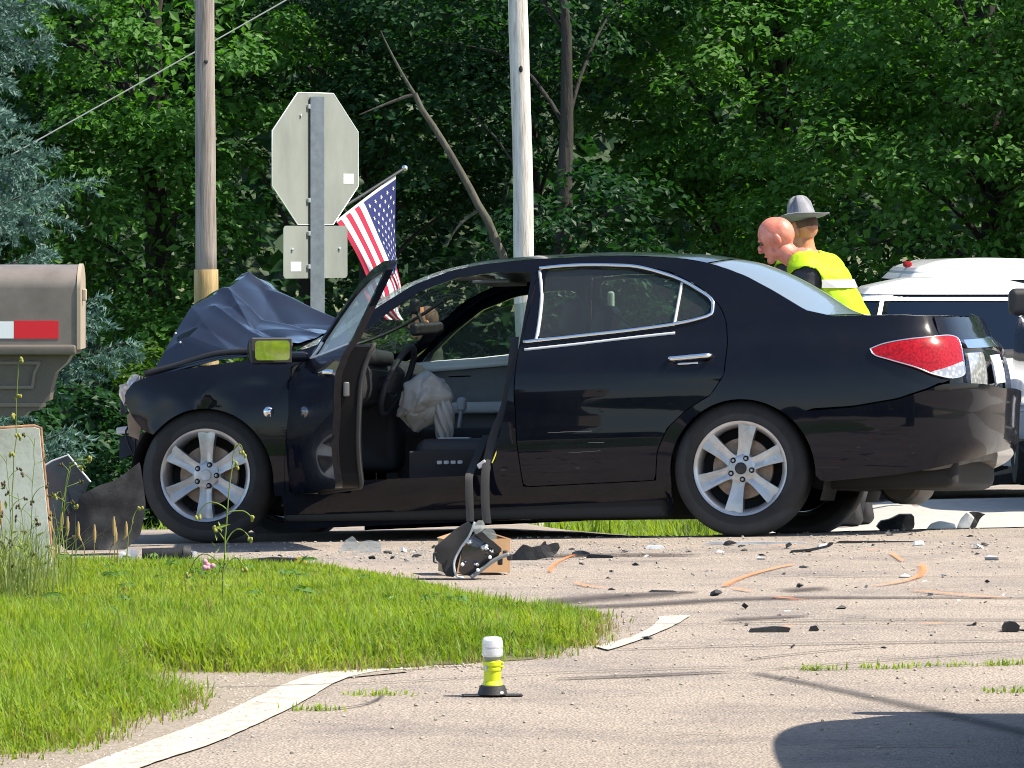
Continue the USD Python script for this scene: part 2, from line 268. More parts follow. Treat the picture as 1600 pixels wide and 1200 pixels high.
for p, w in [([(-1.109, 19.78), (-.508, 20.0), (.217, 20.51), (.857, 20.77)], .02), ([(.085, 20.17), (.43, 20.34), (.805, 20.57)], (.06, .09, .03)), ([(.752, 21.55), (1.012, 21.74)], .02), ([(.778, 21.02), (1.043, 21.42), (1.385, 21.81)], .022),  # the second strip is a broad dark band, wider than the cracks
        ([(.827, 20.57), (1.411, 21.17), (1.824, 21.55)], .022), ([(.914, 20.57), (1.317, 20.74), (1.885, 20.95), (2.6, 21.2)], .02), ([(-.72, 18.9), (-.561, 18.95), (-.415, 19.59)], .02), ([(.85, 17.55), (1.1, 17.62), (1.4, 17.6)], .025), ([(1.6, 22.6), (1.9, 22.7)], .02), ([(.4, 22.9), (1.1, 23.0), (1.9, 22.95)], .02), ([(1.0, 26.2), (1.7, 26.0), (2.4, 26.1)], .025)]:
    ribbon('crack', p, w, TAR_AND_BAND, .0068)
ribbon('dark_streak', [(.75, 23.0), (1.4, 23.2), (2.4, 23.1)], (.03, .09, .05), DARK_BAND, .0074)
ribbon('dark_streak', [(.3, 21.55), (1.2, 21.9), (2.4, 22.1)], (.03, .07, .06), DARK_BAND, .0076)
ribbon('fluid_stain', [(-.2, 27.6), (.3, 27.9), (.9, 27.7)], (.1, .3, .1), STAIN, .0078)
ribbon('dark_streak', [(.80, 20.55), (1.0, 19.95), (1.382, 18.66), (1.6, 17.8)], (.06, .10, .10), DARK_BAND, .0055)  # broad dark band running diagonally over the asphalt

rgc = RNG(17)
for k in range(26):                                            # fine cracks running across the old asphalt
    x, d = rgc.uniform(-.6, 2.0), rgc.uniform(17.6, 28.8); L = rgc.uniform(.15, .7); n = 7
    p = [(x + L * i / 6, d + .10 * L * i / 6 + rgc.normal(0, .035)) for i in range(n)]
    if not lawn_all.buffer(.1).intersects(sg.LineString(p)): ribbon('crack', p, rgc.uniform(.008, .018), TAR_AND_BAND, .0071, curve=True)

pale = mat('pale_concrete', {'g': ('geometry', {}), 'n': ('noise_texture', dict(scale=9., detail=8, roughness=.75)), 'r': ('rgb_ramp', dict(ramp=[(.3, (.25, .235, .21)), (.6, (.37, .35, .32))])), 'b': ('bump', dict(strength=.4, distance=.01)), 'p': ('principled_bsdf', dict(roughness=.85))}, [('g.position', 'n.vector'), ('n.fac', 'r.fac'), ('r.color', 'p.base_color'), ('n.fac', 'b.height'), ('b.normal', 'p.normal')], 'p.BSDF')
P, T, _ = fill(sg.Polygon([(.95, 31.0), (1.5, 30.55), (30, 30.3), (30, 37.2), (1.6, 37.2), (1.42, 35.0), (1.2, 33.0)]), .4)
ROAD.add('pale_pavement', lift(P, T, .0048), pale, True)
# ---------------- vegetation
def leaf_quads(C, L, W, updir, droop, rng, flat=.55):
    """Folded diamond leaves at C: each two triangles about a midrib. updir: rough normals."""
    n = len(C); N = updir + rng.normal(0, flat, (n, 3)); N /= np.linalg.norm(N, axis=1, keepdims=True)
    A = rng.normal(0, 1, (n, 3)); A[:, 2] -= droop; A -= N * (A * N).sum(1, keepdims=True); A /= np.linalg.norm(A, axis=1, keepdims=True)
    B = np.cross(N, A); L = L[:, None]; W = W[:, None]
    base, tip = C - A * L * .45, C + A * L * .55
    l, r = C + B * W * .5 + N * W * .16, C - B * W * .5 + N * W * .16
    V = np.stack([base, r, tip, l], 1).reshape(-1, 3); k = np.arange(n)[:, None] * 4
    return V, np.concatenate([np.stack([k + 0, k + 1, k + 2], -1), np.stack([k + 0, k + 2, k + 3], -1)], 1).reshape(-1, 3)
def clumps(centres, radii, n, lsize, rng, out, flat=.55, droop=.5):
    """Leaf sprays: umbrellas of leaves at the ends of twigs; out: the crown's outward direction at each."""
    k = np.repeat(np.arange(len(centres)), n); q = rng.normal(0, 1, (len(k), 3)); q /= np.linalg.norm(q, axis=1, keepdims=True)
    q[:, 2] = np.where(q[:, 2] < -.15, -q[:, 2] * .6, q[:, 2]); rr = radii[k] * rng.uniform(.45, 1.0, len(k)) ** .5
    C = centres[k] + q * rr[:, None] * np.array((1, 1, .62)) - np.array((0, 0, .25)) * (np.hypot(q[:, 0], q[:, 1]) ** 2 * rr)[:, None]
    up = q * .5 + np.array((0, 0, 1.)) + out[k] * .35
    L = lsize * rng.uniform(.65, 1.3, len(k)); return leaf_quads(C, L, L * .62, up, droop, rng, flat)
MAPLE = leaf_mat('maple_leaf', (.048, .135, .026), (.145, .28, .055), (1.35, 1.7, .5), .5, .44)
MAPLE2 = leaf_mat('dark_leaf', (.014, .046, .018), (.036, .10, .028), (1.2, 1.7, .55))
BUSHL = leaf_mat('bush_leaf', (.035, .085, .012), (.095, .165, .02), (1.5, 1.7, .4))
BARK = pbr('bark', (.011, .010, .008), .9, (.022, .02, .017), 9, bump=1.0, bscale=22, stretch=(1, 1, .2), bdist=.03)
DEADBARK = pbr('dead_bark', (.035, .033, .024), .9, (.075, .072, .055), 7, bump=.8, bscale=26, stretch=(1, 1, .25), bdist=.02)
def tree(name, label, category, x, d, crown, trunk_r, ncl, seed, leafm, group=None, lean=(0, 0), per=105, ls=.088, crad=(.22, .52), boughs=7):
    """crown: list of ellipsoids (dx, dy, z, rx, ry, rz). Below about 5 m the leaf sprays are small and many, higher up larger and fewer."""
    rng = RNG(seed); z0 = float(G(x, d)); t = Thing(name, label, category, group, loc=(x, d, z0))
    top = max(c[2] + c[5] * .7 for c in crown)
    line = np.array([(0, 0, -.2), (lean[0] * .25, lean[1] * .25, top * .25), (lean[0] * .6 + .1 * rng.normal(), lean[1] * .6, top * .6), (lean[0], lean[1], top)])
    tr = spline(line, 14); tr[:, :2] += rng.normal(0, .015, (14, 2)); limbs = [tube(tr, np.linspace(trunk_r * 1.15, trunk_r * .25, 14), 9)]
    V, Fc, off = [], [], 0
    tot = sum(c[3] * c[4] + c[3] * c[5] for c in crown)
    for c in crown:
        k = int(.62 * ncl * (c[3] * c[4] + c[3] * c[5]) / tot); q = rng.normal(0, 1, (k * 2, 3)); q /= np.linalg.norm(q, axis=1, keepdims=True)
        q = q[(q[:, 1] < .55)][:k]; rad = rng.uniform(.72, 1.12, len(q)) * (.85 + .3 * meshkit.noise(q * 2.3 + seed))
        P = q * rad[:, None] * np.array(c[3:6]) + np.array(c[:3]); ok = P[:, 2] > .12; P, q = P[ok], q[ok]
        low = P[:, 2] + z0 < 5.3
        for sel, size, num, rr in ((low, ls, per, crad), (~low, ls * 2.2, max(14, per // 3), (crad[0] * 1.6, crad[1] * 1.6))):
            if sel.any():
                v, f = clumps(P[sel], rng.uniform(*rr, sel.sum()), num, size, rng, q[sel]); V.append(v); Fc.append(f + off); off += len(v)
        for j in rng.choice(len(P), min(boughs, len(P)), replace=False):
            s = tr[np.argmin(np.abs(tr[:, 2] - P[j, 2] * rng.uniform(.45, .8)))]; mid = (s + P[j]) / 2 + (0, 0, .15 * np.linalg.norm(P[j] - s))
            limbs.append(tube(spline([s, mid, P[j]], 8), np.linspace(trunk_r * .22, .006, 8), 5, False))
        m = int(len(P) * 11); I = rng.normal(0, 1, (m, 3)); I /= np.linalg.norm(I, axis=1, keepdims=True); I = I * (rng.uniform(.0, .8, m) ** .4)[:, None] * np.array(c[3:6]) + np.array(c[:3])
        I = I[I[:, 2] > .1]; v, f = leaf_quads(I, rng.uniform(.10, .17, len(I)), rng.uniform(.06, .11, len(I)), np.tile((0, 0, 1.), (len(I), 1)), .4, rng, .8); V.append(v); Fc.append(f + off); off += len(v)
    t.add('trunk', cat(limbs), BARK, True); t.add('crown', (np.vstack(V), np.vstack(Fc)), leafm, False)
    return t
WG = None
# right-hand maples, whose boughs hang low over the verge
tree('maple_tree', 'broad bright maple behind the black car\'s boot, with clumped leaf sprays', 'tree', 5.0, 60.5, [(-.8, -1.6, 2.5, 1.9, 1.5, 1.5), (.4, -1.4, 4.2, 2.4, 1.7, 1.6), (-1.0, 1.6, 5.6, 2.2, 1.5, 1.5), (.9, -1.9, 1.6, 1.3, 1.2, 1.1)], .19, 620, 11, MAPLE, lean=(-.4, 0))
tree('maple_tree', 'leafy maple at the far right edge, above the white vehicles', 'tree', 7.9, 60, [(-1.6, -1.6, 2.3, 1.7, 1.4, 1.5), (-1.2, -1.4, 4.3, 2.2, 1.8, 1.7), (-.5, 1.6, 5.6, 2.0, 1.5, 1.5)], .2, 540, 12, MAPLE, lean=(-.5, 0))
tree('maple_tree', 'maple between the white pole and the two officers, sparse low boughs', 'tree', 2.4, 62.5, [(-.3, -1.0, 2.0, 1.2, 1.2, 1.1), (.2, -1.2, 3.8, 1.8, 1.6, 1.4), (0, 1.5, 5.2, 1.9, 1.5, 1.3)], .17, 430, 13, MAPLE, lean=(.3, 0))
tree('maple_tree', 'maple behind the stop sign with its lit leaves high up', 'tree', -1.4, 63, [(-.5, -.8, 4.6, 1.7, 1.5, 1.0), (.6, -.5, 3.7, 1.3, 1.2, .9), (0, 1.5, 5.5, 1.9, 1.5, 1.2)], .16, 330, 14, MAPLE2, lean=(-.2, 0))
tree('maple_tree', 'leafy tree left of the wooden utility pole', 'tree', -3.6, 61, [(.2, -1.0, 4.3, 1.4, 1.3, 1.1), (-.3, -.9, 2.8, 1.3, 1.2, .9), (0, 1.5, 5.4, 1.8, 1.5, 1.2), (.6, -1.1, 1.3, .9, .9, .75)], .16, 420, 15, MAPLE, lean=(.2, 0))
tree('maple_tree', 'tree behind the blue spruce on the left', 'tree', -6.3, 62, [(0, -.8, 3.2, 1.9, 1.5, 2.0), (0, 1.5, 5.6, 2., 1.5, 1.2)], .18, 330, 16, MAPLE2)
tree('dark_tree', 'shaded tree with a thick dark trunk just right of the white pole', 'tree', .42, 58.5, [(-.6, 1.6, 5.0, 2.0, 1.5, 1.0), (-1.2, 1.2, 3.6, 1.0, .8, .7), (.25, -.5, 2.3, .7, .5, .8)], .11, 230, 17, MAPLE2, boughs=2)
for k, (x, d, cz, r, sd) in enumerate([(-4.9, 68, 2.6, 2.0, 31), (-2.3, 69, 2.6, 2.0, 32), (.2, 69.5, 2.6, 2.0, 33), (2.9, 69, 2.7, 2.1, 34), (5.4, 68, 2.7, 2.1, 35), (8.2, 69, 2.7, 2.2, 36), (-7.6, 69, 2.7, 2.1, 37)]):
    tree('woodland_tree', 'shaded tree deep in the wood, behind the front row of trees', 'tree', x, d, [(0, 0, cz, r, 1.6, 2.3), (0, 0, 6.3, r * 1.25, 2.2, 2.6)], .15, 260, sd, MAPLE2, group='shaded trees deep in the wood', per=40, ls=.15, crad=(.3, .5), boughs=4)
for k, (x, d, r, h, sd, lab) in enumerate([(-3.15, 57.5, .75, 1.0, 41, 'bright green bush left of the foot of the wooden pole'), (-1.0, 58.5, .8, 1.2, 42, 'bright green bush seen beside the flag under the dead trunk'), (1.6, 57, .7, 1.15, 43, 'low bush behind the black car roof, left of the officers'), (3.7, 56.5, .9, 1.2, 44, 'low bush right of the officers above the white car'), (5.6, 56, 1.0, 1.3, 45, 'low bush at the right edge behind the white vehicles'), (-4.9, 50, .9, 1.5, 46, 'leafy undergrowth between the spruce and the wrecked front wheel')]):
    tree('bush', lab, 'bush', x, d, [(0, 0, h * .6, r, r * .8, h * .75)], .02, 70, sd, BUSHL if k in (0, 1, 5) else MAPLE2, per=60, ls=.085, crad=(.14, .28), boughs=12)
# the wood goes on behind as one mass, on rising ground
rng = RNG(5)
n = 30000; C = np.stack([rng.uniform(-26, 26, n), rng.uniform(72, 90, n), rng.uniform(-1, 11, n)], 1)
v, f = leaf_quads(C, rng.uniform(.3, .55, n), rng.uniform(.2, .35, n), np.tile((0, -.3, 1.), (n, 1)), .4, rng, .7)
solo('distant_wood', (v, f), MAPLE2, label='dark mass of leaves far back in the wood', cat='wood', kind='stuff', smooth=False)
hx, hy = np.meshgrid(np.linspace(-160, 160, 60), np.linspace(88, 170, 20), indexing='ij')
solo('wooded_hill', grid(np.stack([hx, hy, -1.2 + 17 * sst(86, 110, hy) + 3 * meshkit.fbm(np.stack([hx * .15, hy * .15, hx * 0], -1), 3)], -1)), pbr('hill_leaves', (.012, .028, .010), .9, (.03, .06, .015), 1.2, bump=1, bscale=2, bdist=.5), kind='structure', smooth=True)
# the wood on the near side of the crossroads, behind the viewer, which the car's flank mirrors
n = 26000; C = np.stack([rng.uniform(-45, 45, n), rng.uniform(-60, -46, n), rng.uniform(-.5, 6.5, n)], 1); C[:, 2] *= .55 + .45 * meshkit.noise(np.stack([C[:, 0] * .22, C[:, 0] * 0, C[:, 0] * 0], 1))
v, f = leaf_quads(C, rng.uniform(.5, 1.0, n), rng.uniform(.4, .7, n), np.tile((0, .3, 1.), (n, 1)), .4, rng, .7)
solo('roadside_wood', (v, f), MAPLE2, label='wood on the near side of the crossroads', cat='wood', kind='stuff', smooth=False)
# dead trunks and boughs among the trees
def bough(name, label, pts, r0, r1, d, twigs=()):
    t = Thing(name, label, 'dead tree', loc=(pts[0][0], d, float(G(pts[0][0], d))))
    P = spline([(p[0], d + (p[2] if len(p) > 2 else 0), p[1]) for p in pts], 16); P[:, 0] += RNG(int(d * 10)).normal(0, .012, 16)
    t.add('trunk', tube(P, np.linspace(r0, r1, 16), 8), DEADBARK, True, world=True)
    for q in twigs: t.add('branch', tube(spline([(p[0], d, p[1]) for p in q], 8), np.linspace(r1 * .8, .006, 8), 6), DEADBARK, True, world=True)
bough('dead_trunk', 'bare grey dead trunk leaning left between the flag and the white pole', [(.15, .4), (-.12, 1.3), (-.55, 2.1), (-.93, 2.75)], .050, .026, 57.5, [[(-.93, 2.75), (-1.05, 2.95), (-1.25, 3.35)], [(-.93, 2.75), (-1.15, 2.67), (-1.45, 2.55)], [(-.3, 1.65), (-.5, 1.5), (-.62, 1.3)]])
bough('bent_bough', 'dark bent bough low behind the white vehicles at the right', [(4.0, .75), (4.5, .85), (5.1, 1.35), (5.6, 1.7)], .06, .02, 55.5)
# blue spruce at the left edge
def spruce():
    rng = RNG(77); x, d = -4.72, 37.0; z0 = float(G(x, d)); t = Thing('blue_spruce', 'blue spruce with stiff grey-green needles at the left edge', 'tree', loc=(x, d, z0))
    t.add('trunk', tube([(0, 0, -.2), (0, 0, 3), (0, 0, 8)], [.17, .12, .02], 10), BARK, True)
    tw0, tw1, br = [], [], []
    for z in np.arange(.15, 7.6, .21):
        R = 2.45 * (1 - z / 15) + .05; n = 11 if z < 4.6 else 7
        for k in range(n):
            a = (k + rng.uniform(-.3, .3)) / n * 2 * np.pi
            face = math.cos(a) * .8 - math.sin(a) * .6                           # towards the camera's side of the tree
            if z > 4.7 and face < .1: continue
            r = R * rng.uniform(.72, 1.05); dr = rng.uniform(.25, .42)
            s = np.linspace(0, 1, 9); rad = s * r; h = z - dr * np.sin(s * 2.0) * r * .5 + .22 * s ** 3 * r * .5
            ax = np.array((math.cos(a), math.sin(a), 0)); P = rad[:, None] * ax + np.array((0, 0, 1.)) * h[:, None]
            br.append(tube(P, np.linspace(.013, .004, 9), 4, False))
            side = np.array((-math.sin(a), math.cos(a), 0)); L = np.linspace(.30, 1, 32 if face > -.2 else 10)
            for j, u in enumerate(L):
                p = np.array([np.interp(u, s, P[:, i]) for i in range(3)]); sg_ = 1 if j % 2 else -1
                ln = (.36 * (1.12 - u) + .13) * rng.uniform(.7, 1.2); dirv = ax * .75 + side * sg_ * rng.uniform(.5, 1.0) + np.array((0, 0, rng.uniform(-.55, .10))); dirv /= np.linalg.norm(dirv)
                tw0.append(p); tw1.append(p + dirv * ln)
                if ln > .2 and face > -.2:
                    for _ in range(3):
                        v_ = rng.uniform(.3, .95); d2 = dirv + rng.normal(0, .45, 3) + (0, 0, -.25); d2 /= np.linalg.norm(d2); q = p + dirv * ln * v_; tw0.append(q); tw1.append(q + d2 * rng.uniform(.08, .17))
            tw0.append(P[-2]); tw1.append(P[-1] + ax * .06 + (0, 0, .03))
    tw0, tw1 = np.array(tw0), np.array(tw1); N = 30; k = np.repeat(np.arange(len(tw0)), N); u = np.tile(np.linspace(.02, 1, N), len(tw0))
    D = tw1 - tw0; D /= np.linalg.norm(D, axis=1, keepdims=True); base = tw0[k] + (tw1 - tw0)[k] * u[:, None]
    q = rng.normal(0, 1, (len(k), 3)); q[:, 2] += .35; q -= D[k] * (q * D[k]).sum(1, keepdims=True); q /= np.linalg.norm(q, axis=1, keepdims=True)
    dr = q * .85 + D[k] * .6; tip = base + dr * rng.uniform(.030, .050, len(k))[:, None]; w = np.cross(dr, rng.normal(0, 1, (len(k), 3))); w /= np.linalg.norm(w, axis=1, keepdims=True)
    V = np.stack([base - w * .0066, base + w * .0066, tip], 1).reshape(-1, 3)
    t.add('crown', (V, np.arange(len(V)).reshape(-1, 3)), leaf_mat('spruce_needle', (.07, .135, .12), (.17, .27, .245), (1, 1.2, .9), .55, .2, 1.5), False)
    t.add('limbs', cat(br), BARK, True); print('spruce needles', len(k))
spruce()
# ---------------- grass
GRASS = leaf_mat('grass_blade', (.14, .245, .024), (.47, .56, .085), (1.55, 1.35, .45), .5, .5, 1.1)
DRY = leaf_mat('dry_grass', (.20, .17, .07), (.36, .30, .14), (1.2, 1.1, .6), .7, .3)
def blades(P, H, W, rng, lean=.45):
    n = len(P); a = rng.uniform(0, 2 * np.pi, n); l = np.abs(rng.normal(0, lean, n)) + .08; dirv = np.stack([np.cos(a), np.sin(a)], 1); side = np.stack([-np.sin(a), np.cos(a), 0 * a], 1) * W[:, None]
    z = np.column_stack([P[:, 0], P[:, 1], P[:, 2]])
    def at(u): return z + np.column_stack([dirv * (H * l * u * u)[:, None], H * u * (1 - .25 * l * u)])
    a0, a1, a2 = at(0.), at(.55), at(1.)
    V = np.stack([a0 - side, a0 + side, a1 - side * .8, a1 + side * .8, a2], 1).reshape(-1, 3); k = np.arange(n)[:, None] * 5
    F = np.concatenate([np.stack([k, k + 1, k + 3], -1), np.stack([k, k + 3, k + 2], -1), np.stack([k + 2, k + 3, k + 4], -1)], 1).reshape(-1, 3)
    return V, F
def scatter(poly, n, rng, bias=None):
    x0, y0, x1, y1 = poly.bounds; out = []
    while sum(map(len, out)) < n:
        q = np.stack([rng.uniform(x0, x1, n), rng.uniform(y0, y1, n)], 1); q = q[shapely.contains_xy(poly, q[:, 0], q[:, 1])]; out.append(q)
    return np.vstack(out)[:n]
for k, (x, d, r, h, sd, lab) in enumerate([(-3.0, 44, .6, .95, 47, 'dark leafy bush behind the torn bumper, right of the blue spruce'), (-3.75, 47, .8, 1.4, 48, 'taller dark bush behind the mailbox, close to the spruce'), (-2.55, 52, .75, 1.0, 49, 'bush behind the smashed bonnet corner, left of the wooden pole'), (-1.9, 55, .8, 1.0, 40, 'low bush behind the bonnet between the wooden pole and stop sign')]):
    tree('bush', lab, 'bush', x, d, [(0, 0, h * .55, r, r * .8, h * .75)], .02, 80, sd, MAPLE2, per=70, ls=.075, crad=(.14, .28), boughs=8)
rng = RNG(9)
lawn = sg.Polygon([p for p in GRASS_EDGE if -3 < p[0] and p[1] > 15] + [(-2.9, 15.5), (-2.9, 26.9)]).buffer(0)
P = scatter(lawn.buffer(.03), 190000, rng); hv = meshkit.noise(np.column_stack([P * 1.6, 0 * P[:, 0]])); edge = np.array(shapely.distance(shapely.points(P), lawn.exterior)) - .16 * meshkit.fbm(np.column_stack([P * 3.5, 0 * P[:, 0] + 7]), 3, 2) * sst(0, .1, 2.9 + P[:, 0]) + .04
keep = rng.uniform(0, 1, len(P)) < np.clip(.38 + edge * 6, .03, 1) * (1 - .6 * np.exp(-((P[:, 0] - .44) ** 2 + ((P[:, 1] - 22.4) * .3) ** 2) / .02)) * (.35 + .65 * sst(.30, .52, meshkit.fbm(np.column_stack([P * 4.5, 0 * P[:, 0] + 3]), 3, 6))); P, hv, edge = P[keep], hv[keep], edge[keep]
bump = .03 * sst(0, .35, edge)
P3 = np.column_stack([P, G(P[:, 0], P[:, 1]) + bump - .01])
Hh = (.030 + .045 * hv + .016 * rng.normal(0, 1, len(P)).clip(-1, 2)) * (1.75 - 1.1 * sst(19.5, 26.0, P[:, 1])) * (.55 + .45 * sst(0, .3, edge)) * (.6 + .9 * meshkit.noise(np.column_stack([P * 7.5, 0 * P[:, 0] + 9]), 4))
Q, T, _ = fill(sg.Polygon([(x + .05 * (meshkit.noise(np.array([x * 6, y * 6, 1.])) - .5), y + .22 * (meshkit.noise(np.array([x * 5, y * 5, 2.])) - .5)) for x, y in interp_closed(np.array(lawn.buffer(-.09).exterior.coords)[:-1], .05)]).buffer(0), .12); ed = np.array(shapely.distance(shapely.points(Q), lawn.exterior))
sm = trimesh.Trimesh(np.column_stack([Q, G(Q[:, 0], Q[:, 1]) + .03 * sst(.14, .45, ed) + .0022]), T, process=False)
solo('lawn_soil', sm, soil, kind='structure', smooth=True)
isdry = rng.uniform(0, 1, len(P)) < (.19 + .45 * np.exp(-np.maximum(edge, 0) / .06) + .6 * np.exp(-((P[:, 0] - .44) ** 2 + ((P[:, 1] - 22.4) * .3) ** 2) / .03))
solo('verge_grass', blades(P3[~isdry], Hh[~isdry], rng.uniform(.0020, .0042, (~isdry).sum()), rng, .6), GRASS, label='bright lawn grass on the corner verge in front of the wreck', cat='grass', kind='stuff', smooth=False)
solo('dry_grass', blades(P3[isdry], Hh[isdry] * .9, rng.uniform(.0013, .0026, isdry.sum()), rng, .7), DRY, label='straw-coloured dead grass along the edge of the verge', cat='grass', kind='stuff', smooth=False)
P = scatter(sg.Polygon([(-7.5, 13), (-2.88, 15.5), (-2.88, 26.9), (-7.5, 26.9)]), 26000, rng); P3 = np.column_stack([P, G(P[:, 0], P[:, 1]) - .03])
solo('side_lawn', blades(P3, rng.uniform(.05, .13, len(P)), rng.uniform(.005, .009, len(P)), rng, .6), GRASS, label='lawn grass going on to the left behind the mailbox and out of view', cat='grass', kind='stuff', smooth=False)
far = sg.Polygon([(-9, 34.6), (-1.0, 34.4), (.4, 33.0), (1.0, 34), (1.35, 36.5), (1.6, 42), (1.75, 50), (1.8, 57), (1.8, 60), (-9, 60)])
P = np.vstack([scatter(far, 42000, rng), scatter(far.intersection(sg.box(-5, 33, -1.6, 60)), 30000, rng)]); P3 = np.column_stack([P, G(P[:, 0], P[:, 1]) - .04])
solo('ditch_grass', blades(P3, rng.uniform(.08, .26, len(P)), rng.uniform(.004, .008, len(P)), rng, .5), GRASS, label='rough grass in the ditch beyond the cross road', cat='grass', kind='stuff', smooth=False)
PL = []
for k in range(150):                                            # broad-leaved weeds in the lawn
    x, d = scatter(lawn.buffer(-.3), 1, rng)[0]; a = np.arange(7) / 7 * 2 * np.pi + rng.uniform(0, 1); L = rng.uniform(.03, .075)
    c = np.column_stack([x + np.cos(a) * L * .5, d + np.sin(a) * L * .5, np.full(7, float(G(x, d)) + .045 + rng.uniform(0, .03))])
    PL.append(leaf_quads(c, np.full(7, L), np.full(7, L * .42), np.column_stack([np.cos(a) * .5, np.sin(a) * .5, np.ones(7)]), .2, rng, .25))
V = np.vstack([p[0] for p in PL]); F = np.vstack([p[1] + 28 * q for q, p in enumerate(PL)])
solo('lawn_weeds', (V, F), leaf_mat('broad_weed', (.07, .15, .03), (.15, .25, .05), (1.4, 1.4, .5), .5, .3), label='low broad-leaved weeds scattered through the lawn grass', cat='weeds', kind='stuff', smooth=False)
# tufts growing in the pavement joints at the right
TUFT = []
for x, d, r, s in [(1.50, 20.85, .10, 51), (1.72, 20.9, .08, 52), (1.28, 20.72, .06, 53), (1.66, 19.68, .10, 54), (1.78, 19.72, .08, 55), (-.45, 19.55, .06, 56), (-.62, 18.95, .05, 57), (1.05, 20.66, .04, 58)]:
    rg = RNG(s); q = np.column_stack([rg.normal(x, r, 60), rg.normal(d, .03, 60)]); q3 = np.column_stack([q, G(q[:, 0], q[:, 1])])
    solo('grass_tuft', blades(q3, rg.uniform(.01, .035, 60), rg.uniform(.002, .004, 60), rg, .9), GRASS, label='small tuft of grass growing in a crack of the pavement', cat='grass', kind='stuff', smooth=False)
# ---------------- weeds
STEM = leaf_mat('weed_stem', (.16, .22, .05), (.30, .32, .10), (1.2, 1.2, .5), .6, .2)
SEED = leaf_mat('seed_head', (.30, .21, .09), (.46, .35, .18), (1, 1, .6), .8, .2)
DBUD = leaf_mat('dark_bud', (.07, .06, .03), (.16, .13, .07), (1, 1, .6), .8, .1)
BUD = leaf_mat('weed_bud', (.28, .28, .06), (.42, .40, .12), (1, 1, .5), .6, .2)
def weed(name, label, x, d, h, branches, r=.0035, seed=0, stemm=STEM, budm=None, bs=.0055, lean=.0, leaves=0, group=None):
    rg = RNG(seed); t = Thing(name, label, 'weed', group, loc=(x, d, float(G(x, d)) + .03))
    P = spline([(0, 0, -.05), (lean * .3, 0, h * .5), (lean, 0, h)], 14); P[:, 0] += rg.normal(0, .002, 14); t.add('stem', tube(P, np.linspace(r, r * .55, 14), 6), stemm, True)
    for u, dx, dz, droop in branches:
        p = np.array([np.interp(u, np.linspace(0, 1, 14), P[:, i]) for i in range(3)]); q = p + (dx * .55, rg.normal(0, .01), dz); e = p + (dx, rg.normal(0, .01), dz - droop)
        C = spline([p, q, e], 9); t.add('branch', tube(C, np.linspace(r * .7, r * .45, 9), 5), stemm, True)
        b = []
        for _ in range(4): b.append(move(trimesh.creation.icosphere(1, 1), e + rg.normal(0, .006, 3), s=(bs, bs, bs * 1.6)))
        t.add('bud', cat(b), budm or BUD, True)
    if leaves:
        V, F = leaf_quads(np.column_stack([rg.normal(0, .03, leaves), rg.normal(0, .02, leaves), rg.uniform(.0, h * .5, leaves)]), rg.uniform(.03, .09, leaves), rg.uniform(.008, .02, leaves), np.tile((0, 0, 1.), (leaves, 1)), 0, rg); t.add('leaves', (V, F), STEM, False)
    return t
weed('tall_weed', 'tall yellow-green weed with drooping side shoots in front of the wrecked car\'s front wheel', -1.135, 23.7, .63, [(.97, .035, .02, .03), (.62, -.12, .03, .06), (.60, .10, .01, .03), (.42, .10, .06, .04), (.44, -.04, .03, -.02), (.24, .09, .07, .05), (.28, -.14, .06, .09), (.9, .012, .0, .012)], .0042, 1, lean=.05, leaves=14)
weed('tall_weed', 'weed with bent pale tips between the white board and the torn bumper', -1.90, 25.2, .50, [(.95, .05, .015, .01), (.98, .085, .02, -.0), (.6, .06, .05, .02), (.7, -.03, .04, .02)], .004, 2, lean=.06, leaves=8)
weed('tall_weed', 'tallest thin weed with yellow buds rising in front of the mailbox', -2.02, 24.4, .93, [(.99, .012, .02, .0), (.86, .012, .01, .01), (.78, -.012, .01, .01), (.70, .012, .01, .01), (.62, -.01, .01, .01)], .0034, 3, lean=.03, leaves=6)
for k, (x, d, h, ln) in enumerate([(-1.96, 24.6, .62, .02), (-2.02, 24.5, .55, -.03), (-1.86, 24.8, .50, .05), (-2.08, 24.3, .48, .0), (-1.93, 24.1, .42, -.04)]):
    rg = RNG(60 + k); weed('dark_weed', 'spindly dark-budded weed among several in front of the white board', x, d, h, [(u, rg.uniform(.02, .06) * (1 if j % 2 else -1), rg.uniform(.01, .05), -.01) for j, u in enumerate(np.linspace(.3, .95, 7))], .0026, 70 + k, lean=ln, budm=DBUD, bs=.0042, leaves=16, group='spindly weeds in front of the white board')
weed('short_weed', 'short weed with one flower bud beside the foot of the front tyre', -1.68, 26.3, .20, [(.95, .035, .06, -.01)], .0035, 9, lean=.03)
for k, (x, d, h) in enumerate([(-1.99, 26.2, .22), (-1.95, 26.0, .235), (-1.92, 26.4, .19), (-1.87, 26.3, .17), (-1.84, 26.5, .15), (-1.73, 26.35, .19), (-1.70, 26.2, .175), (-1.76, 26.5, .14), (-2.10, 25.6, .24), (-2.14, 25.4, .3)]):
    rg = RNG(90 + k); t = Thing('timothy_stalk', 'straw-coloured grass stalk with a cylindrical seed head in front of the torn bumper', 'grass stalk', 'seed stalks along the verge edge', loc=(x, d, float(G(x, d))))
    P = spline([(0, 0, 0), (rg.normal(0, .01), 0, h * .6), (rg.normal(0, .02), 0, h)], 8); t.add('stem', tube(P, .0022, 5), DRY, True)
    e = P[-1]; t.add('seed_head', tube([P[-3] * .5 + e * .5, e, e + (0, 0, .03), e + (0, 0, .06)], [.004, .008, .008, .003], 7), SEED, True)
P = np.column_stack([RNG(4).normal(-2.05, .12, 900), RNG(5).normal(24.4, .35, 900)]); P3 = np.column_stack([P, G(P[:, 0], P[:, 1]) + .02])
